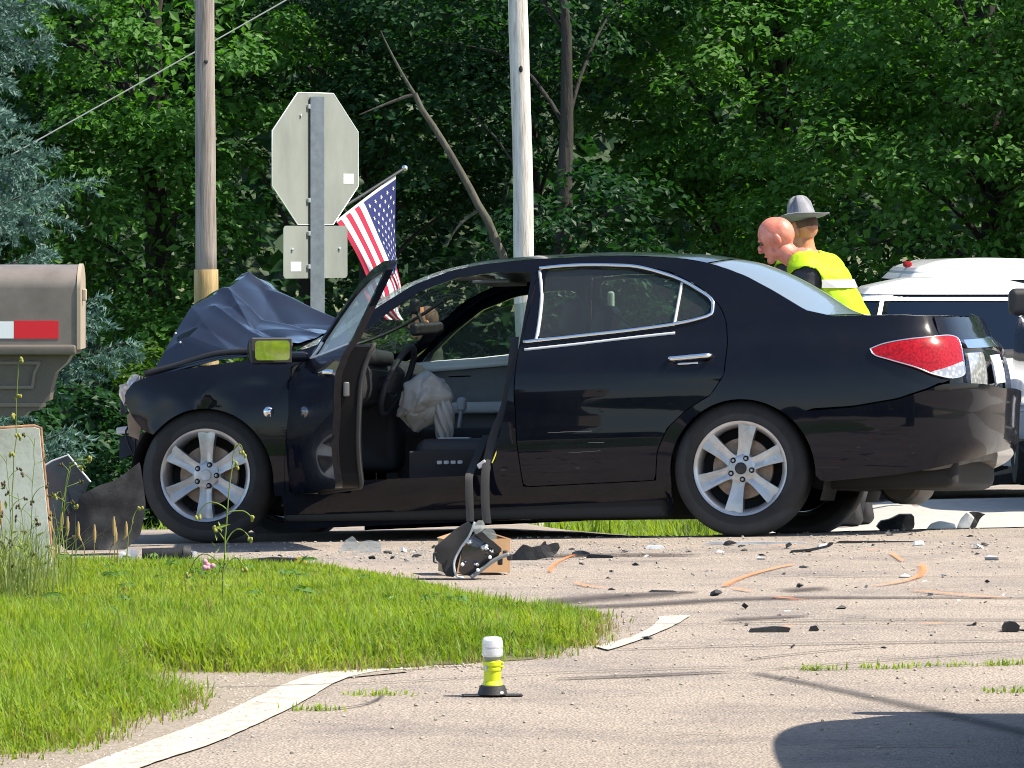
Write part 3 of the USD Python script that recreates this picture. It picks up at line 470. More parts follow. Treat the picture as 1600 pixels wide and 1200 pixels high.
solo('long_grass', blades(P3, RNG(6).uniform(.10, .36, 900), RNG(7).uniform(.0016, .003, 900), RNG(8), .35), leaf_mat('long_grass_blade', (.16, .21, .06), (.38, .38, .18), (1.2, 1.2, .6), .6, .35), label='pale long grass at the foot of the white board', cat='grass', kind='stuff', smooth=False)
t = solo('clover_flower', cat(*[move(trimesh.creation.icosphere(1, .011), RNG(k).normal(0, .012, 3) + (-1.23, 24.4, float(G(-1.23, 24.4)) + .14)) for k in range(6)]), pbr('clover_pink', (.42, .20, .26), .8), 'small pink clover flower in the lawn left of the tall weed', 'flower')
# ---------------- poles, sign, flag, mailbox
WOODG = mat('weathered_pole', {'t': ('texture_coordinate', {}), 'mp': ('mapping', dict(scale=(14, 14, .7))), 'n': ('noise_texture', dict(scale=3., detail=8, roughness=.7)), 'r': ('rgb_ramp', dict(ramp=[(.32, (.10, .08, .068)), (.5, (.21, .18, .16)), (.7, (.31, .28, .26))])), 'b': ('bump', dict(strength=.6, distance=.02)), 'p': ('principled_bsdf', dict(roughness=.85))},
    [('t.object', 'mp.vector'), ('mp.vector', 'n.vector'), ('n.fac', 'r.fac'), ('r.color', 'p.base_color'), ('n.fac', 'b.height'), ('b.normal', 'p.normal')], 'p.BSDF')
WOODB = pbr('treated_pole_foot', (.22, .15, .06), .85, (.36, .27, .13), 4, bump=.5, bscale=30, stretch=(4, 4, .4))
WOODW = mat('bleached_pole', {'t': ('texture_coordinate', {}), 'mp': ('mapping', dict(scale=(10, 10, .9))), 'n': ('noise_texture', dict(scale=3., detail=8, roughness=.7)), 'r': ('rgb_ramp', dict(ramp=[(.30, (.18, .165, .145)), (.45, (.42, .40, .37)), (.7, (.58, .56, .53))])), 'b': ('bump', dict(strength=.7, distance=.02)), 'p': ('principled_bsdf', dict(roughness=.85))},
    [('t.object', 'mp.vector'), ('mp.vector', 'n.vector'), ('n.fac', 'r.fac'), ('r.color', 'p.base_color'), ('n.fac', 'b.height'), ('b.normal', 'p.normal')], 'p.BSDF')
def pole(name, label, d, foot, head, r0, r1, m, seed, wob=.006):
    """foot, head: (x, z) of its ends above the ground datum at depth d."""
    rg = RNG(seed); z = np.linspace(0, 1, 60); t = Thing(name, label, 'utility pole', loc=(foot[0], d, foot[1]))
    P = np.column_stack([(head[0] - foot[0]) * z + wob * (meshkit.noise(np.column_stack([z * 9, z * 0, z * 0 + seed])) - .5) * 2, z * 0, (head[1] - foot[1]) * z])
    R = np.linspace(r0, r1, 60) * (1 + .06 * (meshkit.noise(np.column_stack([z * 25, z * 0 + 3, z * 0 + seed])) - .5)); return t, P, R
t, P, R = pole('wooden_utility_pole', 'weathered grey-brown wooden utility pole with a tan foot, left of the stop sign', 50, (-2.52, -1.2), (-2.565, 8), .097, .068, WOODG, 3)
t.add('shaft', tube(P[15:], R[15:], 14), WOODG, True); t.add('foot', tube(P[:16], R[:16] * 1.13, 14), WOODB, True)
kn = [move(trimesh.creation.icosphere(1, .018), (P[k, 0] + .3 * R[k] * s, -R[k] * .93, P[k, 2]), s=None) for k, s in ((33, .3), (26, .5), (38, -.4))]
for q in kn: t.add('knot', q, BARK, True)
t, P, R = pole('bleached_utility_pole', 'bleached whitish utility pole leaning slightly, behind the black car\'s roof', 48, (.165, -1.0), (-.09, 8.2), .092, .062, WOODW, 8, .012)
t.add('shaft', tube(P, R, 14), WOODW, True)
for k, s in ((24, .1), (29, -.2), (35, .2)): t.add('knot', move(trimesh.creation.icosphere(1, 1), (P[k, 0] + s * R[k], -R[k] * .95, P[k, 2]), s=(.016, .012, .03)), DARK, True)
w = np.linspace(0, 1, 30); solo('overhead_cable', tube(np.column_stack([-6.0 + 5.6 * w, 52 + 0 * w, 1.18 + 3.15 * w - .12 * w * (1 - w)]), .0062, 6), pbr('cable_grey', (.36, .37, .36), .5), 'slack grey cable rising to the right across the trees behind the wooden pole', 'cable', smooth=True)
# stop sign seen from behind
SIGNB = pbr('sign_aluminium', (.225, .243, .216), .55, (.150, .165, .148), 3.2, metal=.25, bump=.05, bscale=40, stretch=(1, 1, .35), ramp=(.4, .75))
yaw = math.radians(51); sd = 42.0; gx = -1.328
SIGN = Thing('stop_sign', 'grey back of an octagonal stop sign on a steel post with a small plate below', 'road sign', loc=(gx, sd, float(G(gx, sd))), rz=yaw)
zo = -float(G(gx, sd))                                         # heights below are above the datum
# local frame: x along the sign's face, -y towards the viewer (its back)
def octa(R): a = (np.arange(8) + .5) * math.pi / 4; return np.column_stack([np.cos(a), np.sin(a)]) * R / math.cos(math.pi / 8)
def plate(poly, z, y, th=.003, r=0): return move(upright(ext(poly, th, r)), (0, y, z + zo))
SIGN.add('octagon_panel', cat(plate(octa(.457), 1.97, .05)), SIGNB)
edge = octa(.457); SIGN.add('panel_edge', tube([(p[0], .0485, p[1] + 1.97 + zo) for p in np.vstack([edge, edge[:1]])], .004, 6), pbr('sign_edge', (.75, .78, .72), .4, metal=.5), True)
SIGN.add('red_face', plate(octa(.455), 1.97, .0545, .001), pbr('sign_red', (.45, .015, .02), .4))
SIGN.add('small_plate', plate(sg.box(-.34, -.182, .34, .182).buffer(-.03).buffer(.03), 1.322, .05), SIGNB)
SIGN.add('small_plate_face', plate(sg.box(-.335, -.178, .335, .178).buffer(-.03).buffer(.03), 1.322, .0545, .001), pbr('plate_white', (.75, .75, .72), .4))
ch = sg.box(-.048, -.03, .048, .03).difference(sg.box(-.030, -.015, .030, .035)); pm = ext(ch, 3.5); SIGN.add('post', move(pm, (-.02, .012, zo - 1.1), rz=-yaw), STEEL, 20)
for z in (2.33, 1.68, 1.22, 1.45): SIGN.add('bracket', rbox((-.02, .038, z + zo), (.15, .018, .03), .004), STEEL)
SIGN.add('bolt', cat(*[rev([(0, -.012), (.010, -.010), (.010, 0), (0, 0)], 10, 'y', (x, .045, z + zo)) for x, z in ((-.16, 2.27), (-.25, 1.34), (.25, 1.345))]), CHROME)
SIGN.add('sticker', plate(sg.box(-.03, -.037, .05, .037), 1.87, .0465, .0012), pbr('sticker_white', (.62, .62, .62), .5)) if 0 else None
STK = pbr('sticker_grey', (.55, .54, .54), .55, (.42, .42, .42), 60)
SIGN.add('sticker', move(plate(sg.box(-.055, -.035, .055, .035), 1.833, .0465, .0012), (.35, 0, 0)), STK)
SIGN.add('sticker', move(plate(sg.box(-.055, -.033, .055, .033), 1.222, .0465, .0012), (-.21, 0, 0)), STK)
# flag on a slanting staff fixed to the sign post
FLAG = Thing('flag', 'stars and stripes flag hanging from a slanting black staff beside the stop sign', 'flag', loc=(-1.36, 42.12, 1.5))
A0, A1 = np.array((-1.345, 42.10, 1.53)), np.array((-.765, 43.15, 1.915))
FLAG.add('staff', tube([A0, A0 * .5 + A1 * .5 + (0, 0, -.004), A1], .011, 8), PLASTIC, True, world=True)
FLAG.add('finial', move(trimesh.creation.icosphere(2, .022), A1), CHROME, True, world=True)
def flagpt(u, v):
    """u along the fly, v down the hoist (0 at the staff's outer end)."""
    u, v = np.asarray(u, float), np.asarray(v, float); k = 42.0 / 9450
    x0, z0 = 614 - 89 * v, 278 + 70 * v
    hx = x0 + (3 + 40 * np.minimum(v / .54, 1) + 8 * np.maximum(v - .54, 0)) * np.maximum(u / .4, 0) ** .85 * np.where(u > .4, .72, 1) - 6 * np.sin(u * 7 + v * 3) * (.3 + u)
    hz = z0 + (139 - 45 * v) * (np.minimum(u, .4) + np.maximum(u - .4, 0) * .42) / .4
    y = A1[1] - .10 - .80 * v * (1 - .35 * np.minimum(u, 1)) + .07 * np.sin(v * 13 + u * 4) * (.15 + u) + .04 * np.sin(v * 24 + u * 9) * u
    return np.stack([(hx - 800) * k, y, EYE - (hz - 347) * k], -1)
def cloth(u0, u1, v0, v1, off=0.0, nu=24, nv=5):
    U, V = np.meshgrid(np.linspace(u0, u1, nu), np.linspace(v0, v1, nv), indexing='ij'); X = flagpt(U, V)
    if off:
        e = 1e-3; n = np.cross(flagpt(U + e, V) - X, flagpt(U, V + e) - X); n /= np.linalg.norm(n, axis=-1, keepdims=True); n *= np.where(n[..., 1:2] > 0, -1, 1); X = X + n * off
    return grid(X)
FR, FW, FB = (pbr(n, c, .8, trans=tuple(min(1, 1.3 * q) for q in c), bump=.1, bscale=400) for n, c in (('flag_red', (.36, .012, .045)), ('flag_white', (.74, .74, .76)), ('flag_blue', (.018, .028, .13))))
for k in range(13):
    u0 = .4 if k < 7 else 0.
    FLAG.add('red_stripe' if k % 2 == 0 else 'white_stripe', cloth(u0, 1.0, k / 13, (k + 1) / 13, nu=60 if u0 == 0 else 40), FR if k % 2 == 0 else FW, True, world=True)
FLAG.add('blue_canton', cloth(0, .4, 0, 7 / 13, nu=36, nv=30), FB, True, world=True)
FLAG.add('white_header', cloth(-.018, 0., 0, 1, nu=3, nv=30), FW, True, world=True)
st = []
for r in range(9):
    for c in range(6 if r % 2 == 0 else 5):
        cv, cu = (r + 1) / 10 * 7 / 13, (c * 2 + (1 if r % 2 == 0 else 2)) / 12 * .4
        a = np.arange(11) * np.pi / 5; rr = np.r_[0, np.where(np.arange(10) % 2 == 0, .0125, .0055)]; aa = np.r_[0, np.arange(10) * np.pi / 5]
        U, Vv = cu + rr * np.cos(aa), cv + rr * 1.67 * np.sin(aa) * 1.0
        X = flagpt(U, Vv); e = 1e-3; nrm = np.cross(flagpt(cu + e, cv) - flagpt(cu, cv), flagpt(cu, cv + e) - flagpt(cu, cv)); nrm /= np.linalg.norm(nrm); nrm *= -1 if nrm[1] > 0 else 1
        st.append(trimesh.Trimesh(X + nrm * .005, [(0, 1 + i, 1 + (i + 1) % 10) for i in range(10)], process=False))
for q in st: FLAG.add('star', q, FW, False, world=True)
# mailbox at the left edge
MBOX = pbr('mailbox_taupe', (.165, .145, .13), .38, (.115, .10, .088), 6, bump=.06, bscale=220)
MPL = pbr('mailbox_bracket', (.105, .090, .074), .5, (.085, .075, .062), 7, bump=.1, bscale=150)
MTRIM = pbr('mailbox_edge', (.30, .25, .19), .45)
mb = Thing('mailbox', 'large taupe arched mailbox with white and red reflective tape at the left edge', 'mailbox', loc=(-2.05, 25.0, .80))
def arch(w, h, n=16):
    a = np.linspace(0, np.pi, n); return np.vstack([[(w / 2, 0)], np.column_stack([np.cos(a) * w / 2, h - w * .34 + np.sin(a) * w * .34]), [(-w / 2, 0)]])
def along_x(poly, x0, x1): m = ext(poly, x1 - x0); m = tm(m); m.vertices = np.stack([m.vertices[:, 2] + x0, m.vertices[:, 0], m.vertices[:, 1]], 1); return m
mb.add('body', move(along_x(arch(.29, .345), -.36, .262), (0, 0, .21)), MBOX, 30)
mb.add('door', move(along_x(arch(.30, .352), .262, .277), (0, 0, .207)), MTRIM, 30)
mb.add('door_tab', rbox((.286, -.05, .43), (.02, .035, .05), .006), MTRIM)
mb.add('base_flange', rbox((-.04, 0, .205), (.60, .32, .042), .012), MPL)
TW, TR = pbr('tape_white', (.68, .72, .74), .35), pbr('tape_red', (.55, .008, .02), .35)
mb.add('white_tape', box((-.055, -.1462, .287), (.115, .0016, .07)), TW); mb.add('red_tape', box((.0955, -.1462, .288), (.182, .0016, .074)), TR)
prof = sg.Polygon([(-.4, .185), (.235, .185), (.215, .15), (.17, .11), (.15, .04), (.145, -.005), (.11, -.02), (.10, -.045), (.06, -.05), (.04, -.07), (-.4, -.075)])
mb.add('bracket', move(upright(ext(prof, .20)), (0, .10, 0)), MPL, 30)
mb.add('bracket_panel', cat(move(upright(ext(sg.Polygon([(-.4, .15), (.105, .15), (.085, .11), (.075, .05), (-.4, .05)]).exterior.buffer(.006), .012)), (0, -.098, 0)), move(upright(ext(sg.box(-.4, -.03, .13, -.015), .010)), (0, -.098, 0))), pbr('bracket_edge', (.15, .13, .105), .5), 30)
mb.add('post', rbox((-.27, .02, -.06), (.10, .10, 1.55), .008), MPL)
bd = Thing('weathered_board', 'pale grey weathered board with a rusty brown edge standing below the mailbox', 'post', loc=(-2.27, 25.6, float(G(-2.2, 25.6))))
OLDW = mat('old_white_paint', {'t': ('texture_coordinate', {}), 'n': ('noise_texture', dict(scale=7., detail=8, roughness=.75)), 'r': ('rgb_ramp', dict(ramp=[(.3, (.36, .37, .33)), (.5, (.52, .55, .51)), (.75, (.62, .64, .60))])), 'b': ('bump', dict(strength=.2, distance=.01)), 'p': ('principled_bsdf', dict(roughness=.6))}, [('t.object', 'n.vector'), ('n.fac', 'r.fac'), ('r.color', 'p.base_color'), ('n.fac', 'b.height'), ('b.normal', 'p.normal')], 'p.BSDF')
sh = sg.Polygon([(-.35, -.05), (.335, -.05), (.325, .08), (.272, .655), (.25, .662), (-.35, .625)])
bd.add('board', upright(ext(sh, .04)), OLDW, 30)
E_ = [(-.35, -.02, .632), (.25, -.02, .669), (.277, -.02, .66), (.303, -.02, .36), (.332, -.02, .05)]
bd.add('rusty_edge', tube(E_, .006, 8), pbr('rust_brown', (.16, .085, .045), .8, (.36, .20, .11), 25), True)
# ---------------- the wrecked black sedan
# ---- the crashed sedan's body surface, in its own frame: s forward from the rear axle, y to its left, z up from the ground
_plan = np.array([(3.75,.52),(3.6,.62),(3.4,.72),(3.1,.82),(2.75,.880),(2.3,.900),(1.6,.905),(.8,.905),(.1,.905),(-.3,.903),(-.6,.893),(-.8,.868),(-.96,.80),(-1.07,.66),(-1.125,.45),(-1.155,.22),(-1.165,0.),(-1.155,-.22)])
_seg = np.r_[0, np.cumsum(np.linalg.norm(np.diff(_plan, axis=0), axis=1))]
_t = .8 + _seg[7] - _seg                                     # arc length, equal to s on the straight flank
_px, _py = PchipInterpolator(-_t, _plan[:, 0]), PchipInterpolator(-_t, _plan[:, 1])
_dx, _dy = _px.derivative(), _py.derivative()
_ez = PchipInterpolator([.0,.14,.18,.24,.34,.5,.62,.75,.84,.90,.93,.96,1.05,1.5], [.16,.12,.085,.05,.02,.0,-.004,.002,.02,.042,.062,.085,.130,.345])
_zb = PchipInterpolator([-2.5,-1.2,-.6,.2,1.2,2.2,3.0,4.5], [.03,.03,.035,.02,-.01,-.04,-.05,-.05])
def S(t, z, out=0.0):
    """The point of the body's skin at arc length t and height z, moved out along its normal."""
    t, z = np.asarray(t, float), np.asarray(z, float)
    s, y, tx, ty = _px(-t), _py(-t), _dx(-t), _dy(-t)
    n = np.hypot(tx, ty); nx, ny = -ty / n, tx / n
    nx, ny = -nx, -ny                                         # outward
    e = _ez(np.clip(z - _zb(s), 0, 1.5)) - out
    return np.stack([s - nx * e, y - ny * e, z], -1)
_a, _p = math.radians(13), math.radians(1.25)
_h = np.array([-math.cos(_a) * math.cos(_p), math.sin(_a) * math.cos(_p), -math.sin(_p)]); _n = np.array([-math.sin(_a), -math.cos(_a), 0]); _u = np.cross(_h, _n)
ROLL = math.tan(math.radians(3.0))                              # the crowned road tips the car away from the viewer
_n2 = _n * math.cos(math.radians(3)) + _u * math.sin(math.radians(3)); _u2 = np.cross(_h, _n2)
CM = np.eye(4); CM[:3, 0], CM[:3, 1], CM[:3, 2], CM[:3, 3] = _h, _n2, _u2, np.array((1.310, 30.238, 0)) + .885 * (_n - _n2)
def L3(pts):
    a = np.array(pts, float); a[:, 1] += ROLL * (.885 - S(a[:, 0], a[:, 1])[:, 1]); return [tuple(q) for q in a]
CAR = Thing('wrecked_sedan', 'black four-door sedan with a smashed front, buckled bonnet and open driver\'s door', 'car', M=CM)
RIDGE = L3([(2.33, .93), (2.2, .955), (2.055, 1.001), (1.979, 1.063), (1.841, 1.161), (1.686, 1.256), (1.495, 1.325), (1.302, 1.356), (1.01, 1.375), (.654, 1.381), (.363, 1.365), (.167, 1.33), (.003, 1.271), (-.147, 1.193), (-.312, 1.097), (-.458, 1.060), (-.686, 1.045), (-.949, 1.037), (-1.25, 1.030), (-1.487, 1.024), (-1.75, 1.020), (-2.1, 1.02)])
RIDGE = [(t, z + .022 * float(sst(-.35, -.75, t))) for t, z in RIDGE]
_r = np.array(RIDGE); RZ = PchipInterpolator(-_r[:, 0], _r[:, 1])
def arc(c, r, a0, a1, n=24): a = np.radians(np.linspace(a0, a1, n)); return [(c[0] + r * math.cos(q), c[1] + r * math.sin(q)) for q in a]
def skin(poly, step=.04, out=0.0, flange=.03, disp=None, far=False, thick=None):
    """A panel of the body: the outline in (arc length, height) laid on the skin, its edges turned in."""
    P, T, rings = fill(poly, step)
    o = (lambda t, z: (out(t, z) if callable(out) else out) + (disp(t, z) if disp else 0.0))
    V = S(P[:, 0], P[:, 1], o(P[:, 0], P[:, 1])); ms = [trimesh.Trimesh(V, T[:, ::-1], process=False)]
    if flange:
        for r in rings:
            a = S(r[:, 0], r[:, 1], o(r[:, 0], r[:, 1])); b = S(r[:, 0], r[:, 1], o(r[:, 0], r[:, 1]) - flange)
            k = len(r); i = np.arange(k); j = (i + 1) % k; ms.append(tm((np.vstack([a, b]), np.stack([i, j, j + k, i + k], 1))))
    m = cat(ms)
    if far: m.vertices[:, 1] *= -1; m.faces = m.faces[:, ::-1]
    return m
def line_on(pts, out, n=60, far=False):
    c = spline(pts, n); X = S(c[:, 0], c[:, 1], out)
    if far: X[:, 1] *= -1
    return X
FRONT_OPENING = L3([(1.926, 1.024), (1.804, 1.123), (1.65, 1.224), (1.459, 1.287), (1.265, 1.31), (1.083, 1.308), (1.10, 1.104), (1.116, .886), (1.17, .606), (1.247, .318), (1.911, .300), (1.957, .237), (2.271, .235), (2.274, .86), (2.05, .945)])
REAR_DOOR = L3([(1.046, 1.331), (.846, 1.343), (.586, 1.336), (.389, 1.296), (.223, 1.215), (.12, 1.126), (.083, 1.054), (.062, .931), (.073, .792), (.137, .697), (.259, .624), (.356, .538), (.410, .423), (.425, .282), (1.082, .258), (1.106, .48), (1.117, .73), (1.106, .933), (1.074, 1.135)])
REAR_WINDOW = L3([(1.012, 1.316), (.828, 1.326), (.601, 1.318), (.404, 1.272), (.245, 1.200), (.165, 1.13), (.166, 1.098), (.228, 1.070), (.497, 1.030), (.816, 1.000), (1.022, .983)])
FENDER = L3([(3.102, .797), (2.981, .836), (2.772, .868), (2.538, .895), (2.33, .915), (2.272, .90), (2.251, .716), (2.281, .496), (2.300, .225), (2.350, .225)] + arc((2.70, .312), .352, 172, 40, 22)[0:0] + arc((2.70, .312), .352, 190, 190, 1)[0:0] + [(2.70 - .352 * math.cos(q), .312 + .352 * math.sin(q)) for q in np.linspace(.05, 2.45, 24)] + [(3.04, .56), (3.10, .62), (3.135, .68), (3.152, .743)])
outer = L3([(2.33, .92), (2.2, .953)]) + [tuple(q) for q in _r[2:17]] + L3([(-.949, 1.058), (-1.05, 1.054), (-1.045, .957), (-1.045, .735), (-.985, .732), (-.915, .706), (-.776, .663), (-.56, .63), (-.347, .62)]) + arc((-.01, .312), .358, 137, -6, 30) + [(.36, .125), (1.3, .092), (2.31, .062)]
side = sg.Polygon(outer).buffer(0).difference(sg.Polygon(FRONT_OPENING).buffer(.001)).difference(sg.Polygon(REAR_DOOR).buffer(.005))
dent = lambda t, z: .055 * (meshkit.fbm(np.stack([t * 3.1, z * 4.0, t * 0], -1), 3, 4) - .5) * sst(2.35, 2.75, t) + .03 * np.exp(-np.abs((t - 2.72) + .8 * (z - .72)) / .05 - ((z - .74) / .09) ** 2) - .02 * np.exp(-((t - 2.45) / .10) ** 2 - ((z - .76) / .05) ** 2) - .05 * sst(2.95, 3.16, t) * sst(.9, .5, z)
lean_ = lambda t, z: 0
CAR.add('body_side', skin(side, .035), BLACK, True, label='left flank with roof rail, pillars and rear wing')
fo = sg.Polygon(FRONT_OPENING)
side_r = sg.Polygon(outer).buffer(0).difference(fo.buffer(.001)).difference(sg.Polygon(REAR_DOOR).buffer(.005))
CAR.add('body_side', skin(side_r, .05, far=True), BLACK, True)
rdoor = sg.Polygon(REAR_DOOR).difference(sg.Polygon(REAR_WINDOW))
crease = lambda t, z: .006 * np.exp(-((z - (.80 + .03 * np.sin(t * 2))) / .03) ** 2) - .007 * np.exp(-((z - .62) / .10) ** 2)
rd = CAR.add('rear_door', skin(rdoor, .03, 0.0, .03, crease), BLACK, True)
CAR.add('rear_door', skin(rdoor, .05, far=True), BLACK, True)
GLASSG = glass_mat('tinted_window', (.52, .66, .58), pale_mix=.03); GLASSC = glass_mat('door_glass', (.58, .68, .64), pale_mix=.07)
CAR.add('window', skin(sg.Polygon(REAR_WINDOW).buffer(.01), .06, -.012, 0), GLASSG, True, rd)
CAR.add('rear_window', skin(sg.Polygon(REAR_WINDOW).buffer(.01), .06, -.012, 0, far=True), GLASSG, True)
CAR.add('window_divider', tube(line_on([(.318, 1.250), (.337, 1.050)], -.002, 8), .008, 6), SILVERP, True, rd)
CAR.add('window_divider', tube(line_on([(.318, 1.250), (.337, 1.050)], -.002, 8, True), .010, 6), PLASTIC, True)
wl = L3([(1.045, 1.326), (.828, 1.338), (.601, 1.330), (.400, 1.284), (.236, 1.208), (.150, 1.133), (.150, 1.095), (.222, 1.062), (.497, 1.020), (.816, .990), (1.09, .965)])
CAR.add('chrome_trim', tube(line_on(wl, .006, 90), .0095, 7), CHROME, True, rd)
CAR.add('chrome_trim', tube(line_on([(1.045, 1.326), (1.02, 1.16), (1.028, .98)], -.004, 20), .009, 6), SILVERP, True, rd)
CAR.add('belt_moulding', tube(line_on([(1.08, .93), (.8, .955), (.5, .985), (.33, 1.0)], -.001, 30), .008, 6), SILVERP, True, rd)
hd = S(np.array([.349, .24, .129]), np.array([.872, .878, .884]), .034)
CAR.add('handle', cat(tube(spline([S(.345, .872, .004), hd[0] + (-.02, 0, 0), hd[1], hd[2] + (.02, 0, 0), S(.135, .884, .004)], 16), .0125, 8), tube(line_on([(.30, .845), (.20, .85)], .004, 6), .006, 6)), CHROME, True, rd)
fe = CAR.add('front_wing', skin(sg.Polygon(FENDER).buffer(0), .028, .005, .035, dent), BLACK, True)
bd_ = S(2.366, .642, .009); CAR.add('side_marker', cat(rev([(.0, .012), (.014, .011), (.022, .004), (.026, 0)], 20, 'y', bd_)), CHROME, True, fe)
rw = CAR.add('front_wing', skin(sg.Polygon(FENDER).buffer(0), .05, .005, .03, far=True), BLACK, True)
# top: windscreen, roof, rear window, boot lid
def top(t0, t1, n, crown, bow, dz=0.0, ny=19, inset=0.0):
    t = np.linspace(t0, t1, n); E = S(t, RZ(-t)); w = np.linspace(1, -1, ny); q = 1 - w ** 2
    cr = np.interp(t, *zip(*crown)); bo = np.interp(t, *zip(*bow))
    X = np.stack([E[:, None, 0] + bo[:, None] * q, (E[:, None, 1] - inset) * w, E[:, None, 2] + cr[:, None] * q + dz], -1); return grid(X)
CROWN = [(-2.1, .0), (-1.2, .012), (-.5, .02), (-.1, .036), (.3, .042), (1.0, .045), (1.4, .05), (2.0, .06), (2.3, .04)]
BOW = [(-2.1, 0.), (-1.2, -.0), (-.9, -.06), (-.45, -.10), (.15, -.10), (.45, 0), (1.2, 0), (1.5, .07), (2.1, .18), (2.3, .2)]
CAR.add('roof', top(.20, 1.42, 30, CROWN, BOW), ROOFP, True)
CRACK = mat('shattered_glass', {'g': ('texture_coordinate', {}), 'v': ('voronoi_texture', dict(scale=16., feature='distance_to_edge')), 'v2': ('voronoi_texture', dict(scale=60., feature='distance_to_edge')), 'mn': ('math', dict(math_type='minimum')), 'r': ('rgb_ramp', dict(ramp=[(0, (.9,) * 3), (.035, (.25,) * 3), (.08, (.10,) * 3)])),
    't': ('transparent_bsdf', dict(color=(.60, .72, .68))), 'd': ('principled_bsdf', dict(base_color=(.55, .62, .6), roughness=.15)), 'm': ('mix_closure', {}), 'n': ('noise_texture', dict(scale=7.)), 'b': ('bump', dict(strength=.8, distance=.03))},
    [('g.object', 'v.vector'), ('g.object', 'v2.vector'), ('g.object', 'n.vector'), ('v.distance', 'mn.value1'), ('v2.distance', 'mn.value2'), ('mn.value', 'r.fac'), ('r.color', 'm.fac'), ('t.BSDF', 'm.closure1'), ('d.BSDF', 'm.closure2'), ('n.fac', 'b.height'), ('b.normal', 'd.normal')], 'm.closure')
ws = top(1.42, 2.22, 26, CROWN, BOW, -.004, 31, .035); ws.vertices += .05 * (meshkit.fbm(ws.vertices * 6, 3, 2) - .5)[:, None] * np.array((.5, 0, 1)) * sst(1.5, 2.1, ws.vertices[:, 0])[:, None]
CAR.add('windscreen', ws, CRACK, True)
REARG = mat('rear_glass', {'p': ('principled_bsdf', dict(base_color=(.13, .16, .18), roughness=.22, coat_weight=.6))}, [], 'p.BSDF')  # pale base colour paints in the sky mirrored along the glass
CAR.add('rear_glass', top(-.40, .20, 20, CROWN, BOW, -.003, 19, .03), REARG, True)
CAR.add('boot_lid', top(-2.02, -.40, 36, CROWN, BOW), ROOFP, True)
CAR.add('headliner', top(.15, 1.44, 16, CROWN, BOW, -.03, 15, .03), GREYTRIM, True)
for y in (.36, -.36): CAR.add('sun_visor', rbox((1.48, y, 1.318), (.20, .40, .02), .008), GREYTRIM)
rear = sg.Polygon(L3([(-1.05, 1.048), (-1.25, 1.046), (-1.5, 1.042), (-1.88, 1.038), (-1.88, .66), (-1.45, .68), (-1.05, .72)]))
rf = lambda t, z: .012 * sst(.99, 1.01, z) - .03 * sst(.86, .80, z) * sst(-1.15, -1.28, t)
TAILP = CAR.add('boot_face', cat(skin(rear, .03, 0, .02, rf), skin(rear, .03, 0, .02, rf, far=True)), BLACK, True)
bout = lambda t, z: .010 + .040 * sst(-.7, -1.35, t) + .012 * sst(.62, .72, z) * sst(-.6, -1.2, t) - .05 * sst(.45, .33, z) * sst(-.8, -1.3, t)
BUMP = L3([(-.352, .608), (-.56, .622), (-.776, .655), (-.915, .698), (-.985, .724), (-1.081, .728), (-1.259, .716), (-1.494, .69), (-1.88, .675), (-1.88, .385), (-1.485, .372), (-1.147, .345), (-.934, .315), (-.769, .292), (-.578, .275), (-.40, .262)])
bpoly = sg.Polygon(BUMP + [(-.01 - .362 * math.cos(q), .312 + .362 * math.sin(q)) for q in np.linspace(-.05, .93, 12)]).buffer(0)
RB = CAR.add('rear_bumper', cat(skin(bpoly, .03, bout, .10), skin(bpoly, .03, bout, .10, far=True)), BLACK, True)
val = sg.Polygon([(-.75, .325), (-1.0, .36), (-1.3, .40), (-1.88, .42), (-1.88, .375), (-1.4, .355), (-1.0, .315)])
CAR.add('valance', cat(skin(val, .05, -.045, .10), skin(val, .05, -.045, .10, far=True)), pbr('dusty_plastic', (.05, .045, .04), .7, (.12, .11, .10), 6), True)
LAMPR = mat('tail_lamp_red', {'t': ('texture_coordinate', {}), 'w': ('voronoi_texture', dict(scale=85.)), 'r': ('rgb_ramp', dict(ramp=[(0, (.40, .004, .008)), (.35, (.30, .002, .005)), (.8, (.16, .001, .003))])), 'p': ('principled_bsdf', dict(roughness=.2, coat_weight=.45, coat_roughness=.02, specular_ior_level=.2))}, [('t.object', 'w.vector'), ('w.distance', 'r.fac'), ('r.color', 'p.base_color')], 'p.BSDF')
LAMPW = mat('clear_lamp', {'t': ('texture_coordinate', {}), 'w': ('voronoi_texture', dict(scale=45.)), 'r': ('rgb_ramp', dict(ramp=[(0, (.60, .60, .60)), (.6, (.26, .26, .28))])), 'p': ('principled_bsdf', dict(roughness=.12, metallic=.35, coat_weight=1.0))}, [('t.object', 'w.vector'), ('w.distance', 'r.fac'), ('r.color', 'p.base_color')], 'p.BSDF')
TAIL = L3([(-.647, .903), (-.719, .929), (-.853, .948), (-.974, .955), (-1.091, .960), (-1.165, .943), (-1.143, .861), (-1.132, .774), (-1.051, .752), (-.951, .773), (-.858, .813), (-.734, .852), (-.662, .878)])
tp = sg.Polygon(TAIL).buffer(.004); bul = lambda t, z: .010 + .012 * sst(-.66, -.95, t)
clear = sg.Polygon(L3([(-.93, .785), (-1.0, .80), (-1.14, .835), (-1.16, .74), (-1.0, .74)]))
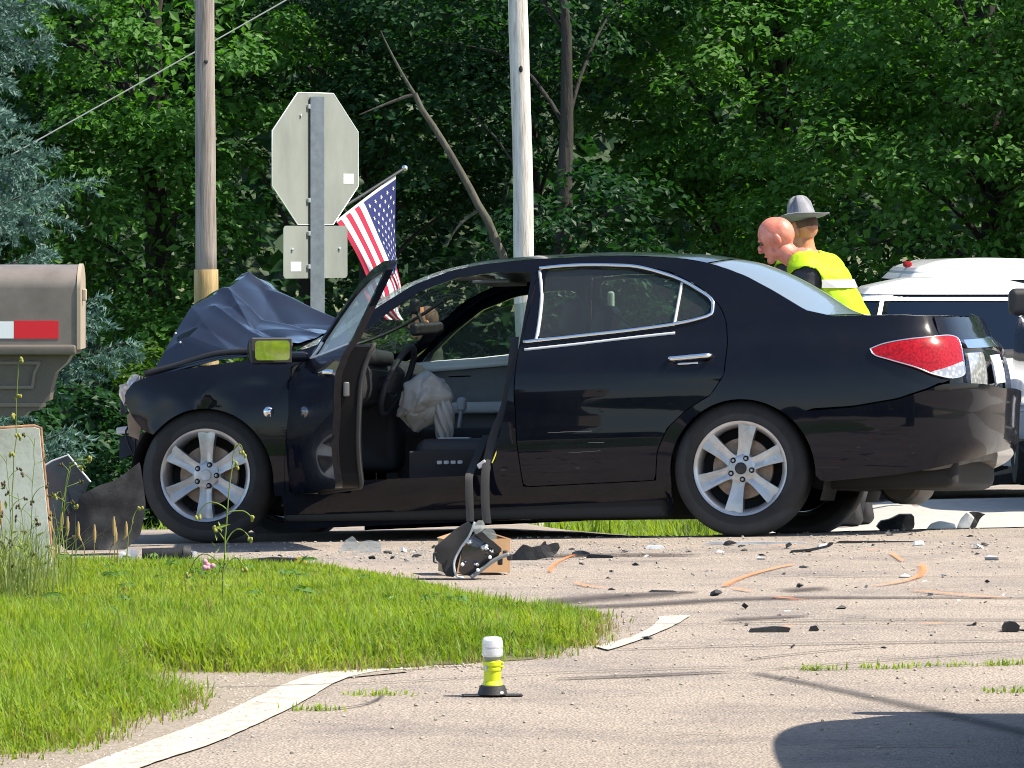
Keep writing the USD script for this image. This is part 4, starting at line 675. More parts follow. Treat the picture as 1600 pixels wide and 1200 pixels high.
for far in (False, True):
    tl = CAR.add('tail_lamp', skin(tp.difference(clear), .02, bul, .02, far=far), LAMPR, True)
    CAR.add('clear_lens', skin(tp.intersection(clear), .02, bul, .02, far=far), LAMPW, True, tl)
    e = spline(TAIL + TAIL[:1], 60); X = S(e[:, 0], e[:, 1], bul(e[:, 0], e[:, 1])); X[:, 1] *= -1 if far else 1
    CAR.add('chrome_rim', tube(X, .0036, 6), CHROME, True, tl)
    CAR.add('reversing_lamp', skin(sg.Polygon(L3([(-1.215, .87), (-1.45, .87), (-1.42, .705), (-1.20, .72)])), .03, .012, .03, far=far), LAMPW, True, TAILP)
CAR.add('chrome_garnish', cat(*[skin(sg.Polygon(L3([(-1.22, .935), (-1.88, .935), (-1.88, .890), (-1.22, .893)])), .04, .022, .02, far=fr) for fr in (False, True)]), CHROME, True, TAILP)
CAR.add('number_plate', skin(sg.Polygon(L3([(-1.62, .85), (-1.88, .85), (-1.88, .71), (-1.62, .71)])), .05, .004, .01), pbr('plate_pale', (.6, .6, .62), .4), True, TAILP)
# bonnet, buckled into a tent
hv = {'A': (3.067, .70, .858), 'B': (2.93, .70, .89), 'C': (2.647, .72, .957), 'D': (2.426, .74, .968), 'E': (2.293, .72, .988), 'F': (2.239, .45, 1.034), 'H': (2.961, .35, 1.191), 'I': (2.828, .15, 1.267), 'J': (2.792, -.15, 1.342), 'K': (2.706, -.30, 1.283), 'L': (2.582, -.40, 1.147),
      'M': (2.797, .35, 1.170), 'N': (2.856, .50, 1.115), 'O': (2.604, .45, 1.080), 'P': (2.411, .55, 1.030), 'Q': (2.727, .30, 1.205), 'R': (2.605, .20, 1.095), 'S': (3.025, .62, .961), 'T': (2.896, .60, 1.025), 'U': (2.685, -.10, 1.265), 'V': (2.25, -.1, 1.06), 'W': (2.27, -.72, 1.0), 'X': (2.9, -.62, 1.06), 'Y': (3.02, -.2, 1.24), 'Z': (2.62, -.70, 1.02)}
HK = list(hv); hv = {k: (a, b, c + ROLL * (.885 - b)) for k, (a, b, c) in hv.items()}; HP = np.array([hv[k] for k in HK])
tri2 = Delaunay(np.column_stack([HP[:, 0] * 1.0, HP[:, 1]])).simplices
hm = trimesh.Trimesh(HP, tri2, process=False)
for _ in range(5): hm = hm.subdivide()
lap = trimesh.smoothing.filter_laplacian(hm.copy(), lamb=.5, iterations=8); hm.vertices = hm.vertices * .72 + lap.vertices * .28
hm.vertices[:, 2] += 0.012 * (meshkit.fbm(hm.vertices * 4, 2, 9) - .5) + .004 * np.sin(hm.vertices[:, 0] * 21 + hm.vertices[:, 1] * 17) * meshkit.noise(hm.vertices * 3)
def ridge(a, b, h, w):
    A, B = np.array(hv[a])[:2], np.array(hv[b])[:2]; d = B - A; u = np.clip(((hm.vertices[:, :2] - A) @ d) / (d @ d), 0, 1); r = np.linalg.norm(hm.vertices[:, :2] - A - u[:, None] * d, axis=1); return h * np.exp(-(r / w) ** 1.3)
hm.vertices[:, 2] += ridge('F', 'I', .022, .035) - ridge('P', 'Q', .020, .04) + ridge('E', 'M', .016, .03) - ridge('D', 'N', .012, .05) + ridge('V', 'J', .018, .04) - ridge('F', 'U', .014, .05) + ridge('T', 'C', .012, .04)
nf = np.cross(hm.triangles[:, 1] - hm.triangles[:, 0], hm.triangles[:, 2] - hm.triangles[:, 0])[:, 2]; hm.faces[nf < 0] = hm.faces[nf < 0][:, ::-1]
under = hm.copy(); under.vertices[:, 2] -= .014; under.invert()
HOODP = paint('buckled_bonnet_paint', (.0025, .0035, .008), .02, coat=1.0, wav=.12, cior=1.75)
ho = CAR.add('bonnet', cat(hm, under), HOODP, 15)
hull = [HK.index(k) for k in 'ABCDEFVWZXYHSA'[:-1] if k in HK]
lip = np.array([hv[k] for k in 'ABCDE']); CAR.add('bonnet_lip', cat(tube(spline(lip, 30) - (0, .012, .018), .016, 6), tube(spline(lip, 30) - (0, .05, .03), .022, 6)), PLASTIC, True, ho)
CAR.add('chip', cat(*[move(trimesh.creation.icosphere(1, .0055), p) for p in ((2.93, .60, 1.052), (2.90, .62, 1.005), (2.62, -.02, 1.18), (2.66, .1, 1.17))]), SILVERP, True, ho)
# wheels
def wheel(y, s, off, cap, far=False, simple=False):
    sgn = -1 if far else 1; c = np.array((s, y, .334))
    mv = lambda m: move(m, c, s=(1, sgn, 1))
    tyre = [(.226, -.20), (.232, -.205), (.285, -.222), (.318, -.205), (.331, -.185), (.334, -.15), (.3345, -.11), (.334, -.06), (.331, -.035), (.320, -.015), (.300, -.003), (.270, .002), (.240, -.003), (.229, -.012), (.224, -.02)]
    w = CAR.add('wheel', mv(rev(tyre, 72, 'y')), RUBBER, 50, label='rear wheel on the near side' if (s < 1 and not far) else None)
    CAR.add('rim_barrel', mv(rev([(.224, -.19), (.205, -.17), (.198, -.06), (.206, -.02), (.222, -.006), (.231, -.004), (.233, -.010), (.226, -.016)], 64, 'y')), ALLOY, 50, w)
    CAR.add('brake_disc', mv(rev([(.07, -.075), (.148, -.075), (.150, -.085), (.150, -.10)], 40, 'y')), RUST, 40, w)
    CAR.add('wheel_well', mv(rev([(.0, -.13), (.2, -.13), (.2, -.185)], 32, 'y')), DARK, True, w)
    if simple: return
    for k in range(6):
        a = math.radians(off + 60 * k); out = []
        for yy, r0, r1, w0, w1, dep in ((0, .045, .222, .031, .047, .03),):
            pts = [(r0, -w0), (.10, -w0 * .98), (.16, -(w0 + w1) / 2 * .95), (r1, -w1), (r1, w1), (.16, (w0 + w1) / 2 * .95), (.10, w0 * .98), (r0, w0)]
            m = ext(sg.Polygon(pts).buffer(-.004).buffer(.004), dep); m = m.subdivide_to_size(.03)
            v = m.vertices.copy(); topf = v[:, 2] > dep * .5; rr = v[:, 0]
            v[:, 2] = np.where(topf, -.012 - .012 * sst(.20, .07, rr) - .006 * (1 - np.minimum(np.abs(v[:, 1]) / .02, 1)) * 1.0, -.055 + .0 * rr)
            m.vertices = np.stack([v[:, 0] * math.cos(a) - v[:, 1] * math.sin(a), v[:, 2], v[:, 0] * math.sin(a) + v[:, 1] * math.cos(a)], 1); out.append(m)
        CAR.add('spoke', mv(cat(out)), ALLOY, 30, w)
    CAR.add('hub', mv(rev([(0, -.02), (.05, -.02), (.068, -.026), (.078, -.04), (.08, -.06)], 40, 'y')), ALLOY, 40, w)
    CAR.add('centre_cap', mv(rev([(0, -.010), (.024, -.011), (.029, -.016), (.030, -.024)], 24, 'y')), SILVERP if cap else PLASTIC, 40, w)
    for k in range(5):
        a = math.radians(off + 18 + 72 * k); p = (.054 * math.cos(a), 0, .054 * math.sin(a))
        CAR.add('nut_recess', mv(move(rev([(0, -.0185), (.0135, -.0185), (.0145, -.022)], 16, 'y'), p)), DARK, True, w); CAR.add('wheel_nut', mv(move(rev([(0, -.008), (.005, -.009), (.0075, -.012), (.0075, -.02)], 6, 'y'), p)), STEEL, True, w)
wheel(.882, 0, 100, False); wheel(.872, 2.705, 92, True); wheel(-.882, 0, 20, False, True, True); wheel(-.872, 2.705, 20, False, True, True)
for s, rr in ((-.01, .40), (2.70, .40)):
    for sg_ in (1, -1):
        a = np.linspace(-.35, math.pi + .35, 30); X = np.array([[(s + rr * math.cos(q), yy * sg_, .312 + rr * math.sin(q)) for yy in (.845, .45)] for q in a]); CAR.add('wheel_arch_liner', grid(X), DARK, True)
# underside, engine bay, cabin
CAR.add('floor_pan', cat(rbox((1.35, 0, .16), (1.95, 1.62, .12), .03), rbox((-.65, 0, .33), (.75, 1.3, .2), .06)), DARK)
CAR.add('rear_bulkhead', cat(rbox((-.45, 0, .72), (.9, 1.5, .38), .08), rbox((-.08, 0, .90), (.5, 1.5, .05), .02)), DARK)
CAR.add('exhaust_silencer', move(rev([(0, -.25), (.09, -.25), (.11, -.22), (.11, .22), (.09, .25), (0, .25)], 20, 'y', (-.62, -.35, .27))), pbr('exhaust_metal', (.12, .11, .10), .6, metal=.5))
CAR.add('engine', cat(rbox((2.62, 0, .58), (.55, 1.15, .5), .08), rbox((2.35, 0, .72), (.16, 1.5, .45), .04), rbox((2.72, .25, .84), (.30, .28, .10), .03), rbox((2.70, -.25, .82), (.35, .3, .14), .03)), DARK)
CAR.add('radiator', cat(rbox((2.98, 0, .50), (.06, 1.2, .42), .015), rbox((3.03, .28, .62), (.08, .5, .05), .02)), PLASTIC)
CAR.add('battery', rbox((2.72, .48, .82), (.24, .18, .14), .02), pbr('battery_tan', (.30, .24, .17), .7))
CAR.add('crash_beam', tube(spline([(2.98, -.6, .50), (3.08, -.2, .52), (3.10, .25, .50), (3.05, .62, .46)], 14), .04, 6), STEEL, 30)
rg = RNG(21)
CAR.add('broken_headlamp', cat(move(trimesh.convex.convex_hull(rg.uniform(-1, 1, (14, 3)) * (.05, .07, .06)), (3.185, .62, .755)), move(trimesh.convex.convex_hull(rg.uniform(-1, 1, (12, 3)) * (.06, .07, .035)), (3.12, .665, .825), ry=.5, rz=.3), move(trimesh.convex.convex_hull(rg.uniform(-1, 1, (9, 3)) * (.03, .05, .05)), (3.20, .56, .69))), LAMPW, False, label='smashed front headlamp')
CAR.add('lamp_bracket', move(ext([(0, 0), (.05, .02), (.06, .12), (.02, .17), (-.02, .10)], .03), (3.12, .62, .52), rx=math.pi / 2, rz=.2), pbr('bracket_tan', (.40, .30, .21), .7, (.28, .20, .15), 12))
CAR.add('bent_bracket', move(rbox((0, 0, 0), (.13, .03, .035), .008), (3.20, .52, .575), ry=.12), SILVERP)
for k in range(7):
    p = np.array((3.02 + rg.uniform(-.05, .1), .55 + rg.uniform(-.15, .12), .46 + rg.uniform(-.12, .12)))
    q = ext(sg.Polygon([(0, 0), (rg.uniform(.1, .22), rg.uniform(-.04, .05)), (rg.uniform(.12, .22), rg.uniform(.05, .1)), (rg.uniform(-.02, .05), rg.uniform(.04, .09))]).convex_hull, .008)
    CAR.add('torn_plastic', move(q, p, rx=math.pi / 2 + rg.normal(0, .4), ry=rg.uniform(.2, .9), rz=rg.normal(0, .5)), PLASTIC, False)
for k in range(4): CAR.add('loose_wire', tube(spline([(3.0, .45, .5 + .05 * k), (3.12 + .03 * k, .55, .55 + rg.normal(0, .05)), (3.15, .6, .42 + rg.normal(0, .03)), (3.05, .66, .38)], 14), .005, 5), RUBBER, True)
CABIN = pbr('cabin_black', (.014, .014, .016), .7, bump=.1, bscale=160); SEATM = pbr('seat_leather', (.020, .021, .024), .5, bump=.15, bscale=140)
CAR.add('dashboard', cat(rbox((2.10, 0, .80), (.34, 1.46, .26), .09), rbox((2.02, .38, .92), (.24, .42, .08), .035), rbox((2.02, 0, .55), (.3, .5, .4), .06)), CABIN)
CAR.add('centre_console', rbox((1.45, 0, .42), (.95, .22, .30), .05), CABIN); CAR.add('gear_lever', cat(tube([(1.62, 0, .55), (1.60, 0, .68)], .010, 8), rbox((1.60, 0, .69), (.05, .05, .07), .02)), SILVERP)
CAR.add('footwell', rbox((2.22, .4, .42), (.12, .7, .42), .03), CABIN)
an = np.linspace(0, 2 * np.pi, 41); sw = np.column_stack([0 * an, .185 * np.cos(an), .185 * np.sin(an)])
st_ = CAR.add('steering_wheel', move(tube(sw, .016, 8), (1.84, .38, .80), ry=-.42), CABIN, True)
CAR.add('wheel_hub', cat(move(rbox((0, 0, 0), (.06, .17, .14), .03), (1.86, .38, .80), ry=-.42), tube([(1.87, .38, .80), (2.05, .38, .75)], .035, 10)), CABIN, 40, st_)
rga = RNG(41); q = rga.normal(0, 1, (34, 3)); q /= np.linalg.norm(q, axis=1, keepdims=True); q *= rga.uniform(.74, 1.08, (34, 1))
ab = trimesh.convex.convex_hull(q)
for _ in range(4): ab = ab.subdivide()
trimesh.smoothing.filter_laplacian(ab, lamb=.5, iterations=4); v = ab.vertices; rid = np.abs(meshkit.fbm(v * np.array((2.0, 2.0, 1.1)) + 5, 2, 3) - .5)
ab.vertices = v * (1 + .28 * (meshkit.fbm(v * 1.7, 2, 7) - .5) - 1.3 * np.maximum(.055 - rid, 0))[:, None] * np.array((.150, .14, .170)); ab.vertices[:, 0] -= .42 * np.minimum(ab.vertices[:, 2], 0)
tail_ = trimesh.creation.icosphere(5, 1.0); pt_ = np.arctan2(tail_.vertices[:, 1], tail_.vertices[:, 0]); tail_.vertices *= (.8 + .25 * np.abs(np.sin(3 * pt_ + 4 * tail_.vertices[:, 2])))[:, None] * np.array((.05, .065, .13))
CAR.add('airbag', cat(move(ab, (1.68, .40, .715)), move(tail_, (1.59, .42, .60))), pbr('airbag_cloth', (.62, .63, .60), .9, (.46, .45, .41), 7, bump=.25, bscale=55, bdist=.008, trans=(.4, .4, .37)), True, label='deflated off-white airbag hanging from the steering wheel')
def seat(y):
    z = CAR.add('seat', cat(rbox((1.42, y, .43), (.56, .50, .15), .06, 2), move(rbox((0, 0, .30), (.14, .48, .62), .06, 2), (1.22, y, .46), ry=-.36)), SEATM, 40)
    CAR.add('headrest', move(rbox((0, 0, 0), (.10, .27, .19), .045, 2), (.93, y, 1.10), ry=-.3), SEATM, 40, z); CAR.add('headrest_post', cat(*[tube([(1.0, y + q, .93), (.95, y + q, 1.05)], .007, 6) for q in (-.06, .06)]), CHROME, True, z)
    if y > 0:
        CAR.add('seat_side_trim', rbox((1.46, y + .262, .375), (.52, .03, .14), .012), CABIN, 40, z)
        CAR.add('seat_switches', cat(*[rbox((1.56 - .035 * k, y + .282, .385), (.026, .012, .018), .005) for k in range(4)]), SILVERP, 40, z)
        CAR.add('chrome_strip', rbox((1.52, y + .12, .508), (.16, .05, .008), .003), SILVERP, 40, z)
seat(.37); seat(-.37)
CAR.add('rear_bench', cat(rbox((.35, 0, .45), (.5, 1.35, .16), .06), move(rbox((0, 0, .26), (.14, 1.35, .55), .06), (.12, 0, .48), ry=-.3)), SEATM)
for y in (.4, -.4): CAR.add('rear_headrest', rbox((-.02, y, 1.03), (.09, .25, .12), .04), SEATM)
mr = CAR.add('rear_view_mirror', cat(move(rbox((0, 0, 0), (.05, .26, .065), .02, 2), (1.78, 0, 1.075), rz=-.35, rx=-.06), tube([(1.80, 0, 1.10), (1.84, 0, 1.19)], .012, 6), rbox((1.84, 0, 1.19), (.05, .06, .08), .02)), PLASTIC)
CAR.add('dangling_wiper', tube(spline([(2.16, .1, .99), (1.95, -.05, 1.08), (1.72, -.1, 1.22)], 12), .009, 6), PLASTIC, True)
# far front door with lowered pane, sunlight painted pale on its capping and armrest
WIN = L3([(1.98, .895), (1.93, .975), (1.80, 1.080), (1.65, 1.182), (1.46, 1.247), (1.265, 1.272), (1.135, 1.270), (1.14, 1.1), (1.155, .935)])
FDOOR = L3([(2.268, .235), (2.268, .86), (2.20, .895), (2.03, .945), (1.93, 1.028), (1.80, 1.130), (1.65, 1.232), (1.46, 1.300), (1.265, 1.325), (1.09, 1.322), (1.10, 1.10), (1.118, .886), (1.165, .62), (1.235, .40), (1.27, .275), (1.32, .25)])
fp = sg.Polygon(FDOOR).difference(sg.Polygon(WIN)); df = CAR.add('front_door', skin(fp, .04, 0, .03, far=True), BLACK, True)
CAR.add('window', skin(sg.Polygon([(2.02, .90), (1.98, .96), (1.85, 1.07), (1.72, 1.15), (1.6, 1.19), (1.45, 1.225), (1.12, 1.26), (1.14, .93)]), .05, -.02, .006, far=True), GLASSC, True, df)
lowp = sg.Polygon([(2.2, .32), (2.2, .84), (2.0, .875), (1.16, .93), (1.19, .65), (1.28, .32)])
CAR.add('inner_trim', skin(lowp, .05, -.07, .03, lambda t, z: -.02 * sst(.80, .86, z) - .02 * np.exp(-((z - .74) / .05) ** 2), far=True), GREYTRIM, True, df)
CAR.add('trim_capping', tube([(2.15, -.80, .895), (1.7, -.80, .92), (1.18, -.79, .965)], .032, 8), pbr('sunlit_trim', (.78, .76, .72), .5), True, df)
CAR.add('armrest', rbox((1.62, -.755, .69), (.62, .09, .06), .025), pbr('sunlit_armrest', (.74, .72, .70), .55), 40, df)
CAR.add('door_pull', move(rbox((0, 0, 0), (.13, .02, .025), .01), (1.80, -.79, .86)), CHROME, 40, df)
# open driver's door, swung out on its hinge
def swing(m, ang=-63.0):
    m = tm(m); m.apply_translation((-2.262, -.885, 0)); m.apply_transform(trimesh.transformations.rotation_matrix(math.radians(ang), (0, 0, 1))); m.apply_translation((2.262, .885, 0)); return m
cr2 = lambda t, z: .006 * np.exp(-((z - .79) / .03) ** 2) - .007 * np.exp(-((z - .60) / .10) ** 2) + .03 * (meshkit.fbm(np.stack([t * 4, z * 4, t * 0], -1), 3, 8) - .5) * sst(1.9, 2.2, t)
lower = sg.Polygon([(2.262, .24), (2.262, .86), (2.15, .895), (1.95, .905), (1.125, .935), (1.165, .62), (1.235, .40), (1.275, .28), (1.32, .255)])
od = CAR.add('front_door', swing(skin(fp, .03, 0, .035, cr2)), BLACK, True, label='driver\'s door standing wide open')
X_ = []
ring = interp_closed(np.array(lower.exterior.coords)[:-1], .04); a_ = S(ring[:, 0], ring[:, 1], -.004); b_ = S(ring[:, 0], ring[:, 1], -.125); k = len(ring); i = np.arange(k); j = (i + 1) % k
CAR.add('door_shell', swing(cat(tm((np.vstack([a_, b_]), np.stack([i, j, j + k, i + k], 1))))), JAMB, 40, od)
CAR.add('inner_trim', swing(skin(lower.buffer(-.012), .05, -.128, .02)), CABIN, True, od)
CAR.add('weather_seal', swing(tube(np.vstack([b_, b_[:1]]) + (0, -.004, 0), .011, 6)), RUBBER, True, od)
CAR.add('window', swing(skin(sg.Polygon(WIN).buffer(.012), .05, -.018, 0)), glass_mat('pale_door_glass', (.62, .70, .70), pale_mix=.34), True, od)  # pale diffuse share mixed evenly into the pane
CAR.add('window_seal', swing(tube(line_on([WIN[-1]] + WIN[:1] + [(1.93, .975)], -.004, 30), .008, 6)), SILVERP, True, od)
e_ = S(np.array([1.155, 1.185, 1.215]), np.array([.72, .62, .52]), -.06)
CAR.add('door_latch', swing(rbox(e_[0] + (-.012, 0, 0), (.02, .03, .07), .008)), pbr('latch_dark', (.10, .10, .10), .4, metal=.5), 40, od)
CAR.add('door_handle', swing(tube(spline([S(1.40, .80, .0), S(1.36, .80, .035), S(1.26, .805, .035), S(1.22, .805, 0)], 12), .012, 8)), CHROME, True, od)
CAR.add('speaker_grille', swing(rev([(0, -.005), (.075, -.003), (.085, .004)], 24, 'y', S(2.02, .40, -.14) * (1, 1, 1))), PLASTIC, True, od)
mc = np.array((2.03, 1.035, .935))
mi = CAR.add('wing_mirror', swing(cat(move(rbox((0, 0, 0), (.10, .215, .135), .04, 2), mc), rbox((2.05, .90, .905), (.10, .12, .05), .02))), BLACK, 40, od)
CAR.add('mirror_bezel', swing(rbox(mc + (-.047, 0, 0), (.016, .205, .125), .007, 2)), PLASTIC, 40, mi)
MG = mat('mirror_glass', {'p': ('principled_bsdf', dict(base_color=(.85, .88, .85), metallic=1.0, roughness=.03))}, [], 'p.BSDF')
mgl = upright(ext(sg.box(-.085, -.048, .085, .048).buffer(-.018).buffer(.018), .004)); mgl = move(mgl, (0, 0, 0), rx=.13, rz=-math.pi / 2 - .14)
CAR.add('mirror_glass', swing(move(mgl, mc + (-.076, 0, 0), rz=.0)), MG, 40, mi)
def strap(name, pts, w, m, ax=(1, 0, 0)):
    c = spline(pts, 24); X = np.stack([c - np.array(ax) * w / 2, c, c + np.array(ax) * w / 2], 1); X[:, 1, 1] += .004; return CAR.add(name, grid(X), m, True)
BELT = pbr('seat_belt_webbing', (.035, .035, .037), .8, bump=.3, bscale=350)
strap('seat_belt', [(1.33, .60, .52), (1.35, .80, .37), (1.345, .925, .30), (1.335, .945, .09)], .040, BELT)
strap('seat_belt', [(1.16, .70, 1.0), (1.18, .79, .70), (1.245, .86, .48), (1.262, .93, .30), (1.25, .95, .08)], .044, BELT)
CAR.add('belt_buckle', move(rbox((0, 0, 0), (.05, .015, .025), .006), (1.285, .90, .37), ry=.6), SILVERP)
CAR.add('yellow_wire', tube(spline([(1.20, .89, .47), (1.215, .90, .42), (1.232, .91, .375)], 8), .004, 5), pbr('wire_yellow', (.5, .45, .05), .5), True)
CAR.add('loose_cable', tube(spline([(.72, .60, 1.315), (.76, .62, 1.24), (.73, .66, 1.17), (.62, .74, 1.08), (.50, .78, 1.01)], 20), .0045, 5), RUBBER, True)
CAR.add('far_pillar_trim', rbox((.98, -.74, 1.10), (.035, .03, .36), .012), pbr('pillar_pale', (.5, .5, .46), .6))

rgs = RNG(61); SCR = pbr('scratch_pale', (.09, .095, .10), .7)
for t0, z0, L, sl in ((.95, .52, .22, .02), (.85, .42, .16, .05), (.75, .47, .08, -.04)): CAR.add('scratch', tube(S(np.linspace(t0, t0 - L, 8), z0 + sl * np.linspace(0, L, 8), .001), .0012, 5), SCR, True, rd)
# ---------------- the other vehicles: bodies built as stacked plan outlines, glass set just proud of the cabin
DGLASS = mat('dark_window', {'p': ('principled_bsdf', dict(base_color=(.015, .022, .028), roughness=.03, coat_weight=.5))}, [], 'p.BSDF')
VGLASS = glass_mat('vehicle_glass', (.30, .40, .42), (.07, .085, .10))
LAMPC = mat('headlamp', {'p': ('principled_bsdf', dict(base_color=(.55, .62, .72), roughness=.12, metallic=.4, coat_weight=1.0))}, [], 'p.BSDF')
def ring(xf, xr, w, z, ef, n=72, bow=0.0):
    a = np.arange(n) / n * 2 * np.pi; c, s = np.cos(a), np.sin(a); q = 2 / ef
    x = np.sign(c) * np.abs(c) ** q; y = np.sign(s) * np.abs(s) ** q
    return np.column_stack([np.where(x > 0, x * xf, x * xr) , y * w * (1 - .05 * np.maximum(x, 0) ** 4), np.full(n, z)])
def stack(rings, cap=True):
    R = np.array(rings); k, n = R.shape[:2]; i = np.arange(k - 1)[:, None] * n; j = np.arange(n)[None]; j2 = (j + 1) % n
    f = np.stack([i + j, i + j2, i + n + j2, i + n + j], -1).reshape(-1, 4); V = R.reshape(-1, 3); F = np.vstack([f[:, [0, 1, 2]], f[:, [0, 2, 3]]])
    if cap:
        V = np.vstack([V, R[-1].mean(0, keepdims=True), R[0].mean(0, keepdims=True)]); a = np.arange(n); b = (a + 1) % n
        F = np.vstack([F, np.stack([a + (k - 1) * n, b + (k - 1) * n, np.full(n, k * n)], 1), np.stack([b, a, np.full(n, k * n + 1)], 1)])
    return trimesh.Trimesh(V, F, process=False)
def vehicle(name, label, loc, rz, bodym, suv=False, group=None, mirror=PLASTIC, light=False, wreck=False):
    v = Thing(name, label, 'car', group, loc=loc, rz=rz); hz = .18 if suv else 0.0; L = 2.35; W = .96 if suv else .90; belt = .93 + hz
    xf = lambda z: np.interp(z, [.18, .35, .55, .70, .80, belt], [L - .12, L - .02, L, L - .03, L - .12, 1.15])
    low = [(.20, .03), (.26, .0), (.40, -.01), (.60, -.01), (.72 + hz, 0), (.80 + hz, .012), (.86 + hz, .03)]
    rings = [ring(np.interp(z, [.2, .35, .55 + hz, .74 + hz, .86 + hz], [L - .10, L - .02, L, L - .04, L - .16]), np.interp(z, [.2, .5, .9 + hz], [L - .12, L - .02, L - .08]), W - e, z, 6) for z, e in low]
    rings += [ring(L - .5, L - .3, W - .10, .91 + hz, 5), ring(L - .95, L - .6, W - .16, .945 + hz, 4)]
    b = v.add('body', stack(rings), bodym, 35)
    g0, g1 = .90 + hz, 1.44 + hz * 1.9
    def cabin(z, out=0.0):
        u = (z - g0) / (g1 - g0); return ring(np.interp(u, [0, .85, 1], [1.05, .40, .18]) + out, np.interp(u, [0, .85, 1], [1.9, 1.15, .9] if not suv else [2.2, 2.0, 1.85]) + out, np.interp(u, [0, .8, .93, 1], [W - .10, W - .25, W - .33, W - .50]) + out, z, np.interp(u, [0, .7, 1], [5.5, 4.5, 3.2]))
    zz = np.r_[np.linspace(g0, g1 - .06, 8), g1 - .04, g1 - .02, g1 - .008, g1]; cab = [cabin(z) for z in zz]; v.add('roof', stack(cab[6:] + [ring(.10, .75, .32, g1 + .018, 2.6), ring(0, .5, .12, g1 + .024, 2.2)]), bodym, 35)
    n = 72; an = np.arange(n) / n * 360
    def patch(sel, za, zb, out):
        idx = [i for i in range(-n, n) if sel(i / n * 360)]; z = np.linspace(za, zb, 6); X = np.array([cabin(q, out)[np.array(idx) % n] for q in z]); return grid(X)
    za, zb = g0 + .03, g1 - .075
    v.add('windscreen', patch(lambda d: -36 <= d <= 36, za, zb, -.004), VGLASS, True); v.add('rear_glass', patch(lambda d: d >= 0 and 146 <= d <= 214, za, zb, -.004), VGLASS, True)
    v.add('side_window', patch(lambda d: 46 <= d <= 134, za, zb, -.004), VGLASS, True); v.add('side_window', patch(lambda d: -134 <= d <= -46, za, zb, -.004), VGLASS, True)
    for a0, a1 in ((36, 46), (134, 146), (-46, -36), (-146, -134)): v.add('pillar', patch(lambda d: a0 <= d <= a1, g0, g1 - .03, .002), bodym, True)
    v.add('roof_edge', stack([cabin(g1 - .085, .001), cabin(g1 - .055, .003)], False), bodym, True)
    v.add('dashboard', rbox((.75, 0, g0 + .0), (.5, 1.4, .2), .06), CABIN)
    for y in (.38, -.38):
        s = v.add('seat', cat(rbox((-.15, y, .55 + hz), (.5, .5, .2), .06), move(rbox((0, 0, .3), (.14, .48, .62), .06), (-.42, y, .62 + hz), ry=-.25)), GREYTRIM); v.add('headrest', rbox((-.62, y, 1.26 + hz), (.1, .26, .18), .04), GREYTRIM, 40, s)
        v.add('headlamp', move(rbox((0, 0, 0), (.16, .36, .12), .05, 2), (L - .17, y * 1.75, .70 + hz), rz=-.35 * np.sign(y)), LAMPC); v.add('wing_mirror', rbox((.72, (W + .10) * np.sign(y), .98 + hz), (.12, .21, .16 if suv else .13), .045, 2), mirror)
        v.add('tail_lamp', rbox((-L + .07, y * 1.85, .80 + hz), (.12, .28, .14), .05), LAMPR)
        for s_ in (1.38, -1.38):
            w = v.add('wheel', rev([(.0, -.19), (.24, -.19), (.31, -.17), (.33, -.13), (.33, -.05), (.315, -.01), (.24, 0), (.22, -.02)], 36, 'y', (s_, (W + .005), .33)) if y > 0 else move(rev([(.0, -.19), (.24, -.19), (.31, -.17), (.33, -.13), (.33, -.05), (.315, -.01), (.24, 0), (.22, -.02)], 36, 'y'), (s_, -(W + .005), .33), s=(1, -1, 1)), RUBBER, 40)
            v.add('rim', cat(*[move(rbox((0, 0, .11), (.05, .03, .2), .012), (s_, (W - .02) * np.sign(y), .33), ry=k * math.pi / 3) for k in range(6)], rev([(.0, 0), (.06, 0), (.06, -.03)], 16, 'y', (s_, (W - .0) * np.sign(y), .33))), ALLOY, 40, w)
    v.add('grille', cat(*[rbox((L - .045, 0, z + hz), (.06, .95, .022), .008) for z in (.60, .64, .68)]), CHROME); v.add('bumper_opening', rbox((L - .03, 0, .36), (.08, 1.25, .12), .03), PLASTIC)
    v.add('underbody', rbox((0, 0, .26), (4.2, 1.7, .2), .05), DARK); v.add('number_plate', rbox((L + .012, 0, .49), (.02, .32, .12), .006), pbr('plate_' + name, (.62, .62, .64), .4) if not _mats.get('plate_' + name) else _mats['plate_' + name])
    if light: v.add('marker_lamp', rbox((-.35, -W + .33, g1 - .03), (.08, .07, .05), .018), LAMPR)
    if wreck:
        rg = RNG(33)
        for k in range(12): v.add('torn_plastic', move(ext(sg.Polygon([(0, 0), (rg.uniform(.2, .5), rg.uniform(-.03, .08)), (rg.uniform(.2, .5), rg.uniform(.08, .16)), (0, rg.uniform(.05, .12))]).convex_hull, .012), (L + .02 + rg.uniform(-.1, .1), rg.uniform(-.75, .65), .16 + rg.uniform(0, .2)), rx=math.pi / 2 + rg.normal(0, .3), rz=math.pi / 2 + rg.normal(0, .3), ry=rg.normal(0, .3)), PLASTIC if k % 3 else SILVERP, False)
        v.add('crumpled_bumper', grid(np.array([[(L + .03 + .05 * meshkit.noise(np.array([y * 4, z * 9, 0.])) - .02, y, z) for z in np.linspace(.44, .62, 10)] for y in np.linspace(-.85, .85, 40)])), bodym, True)
    return v
gz = lambda x, d: float(G(x, d))
vehicle('white_sedan', 'nearer white car facing the viewer behind the black sedan\'s boot, with a broken bumper', (2.96, 40.6, gz(3.0, 38.5) - .08), math.radians(-86), WHITE, wreck=True)
SUV = vehicle('white_suv', 'farther white vehicle whose roof shows above the nearer white car, with a red roof marker', (3.92, 49.5, -.57), math.radians(-84), WHITE, True, light=True)
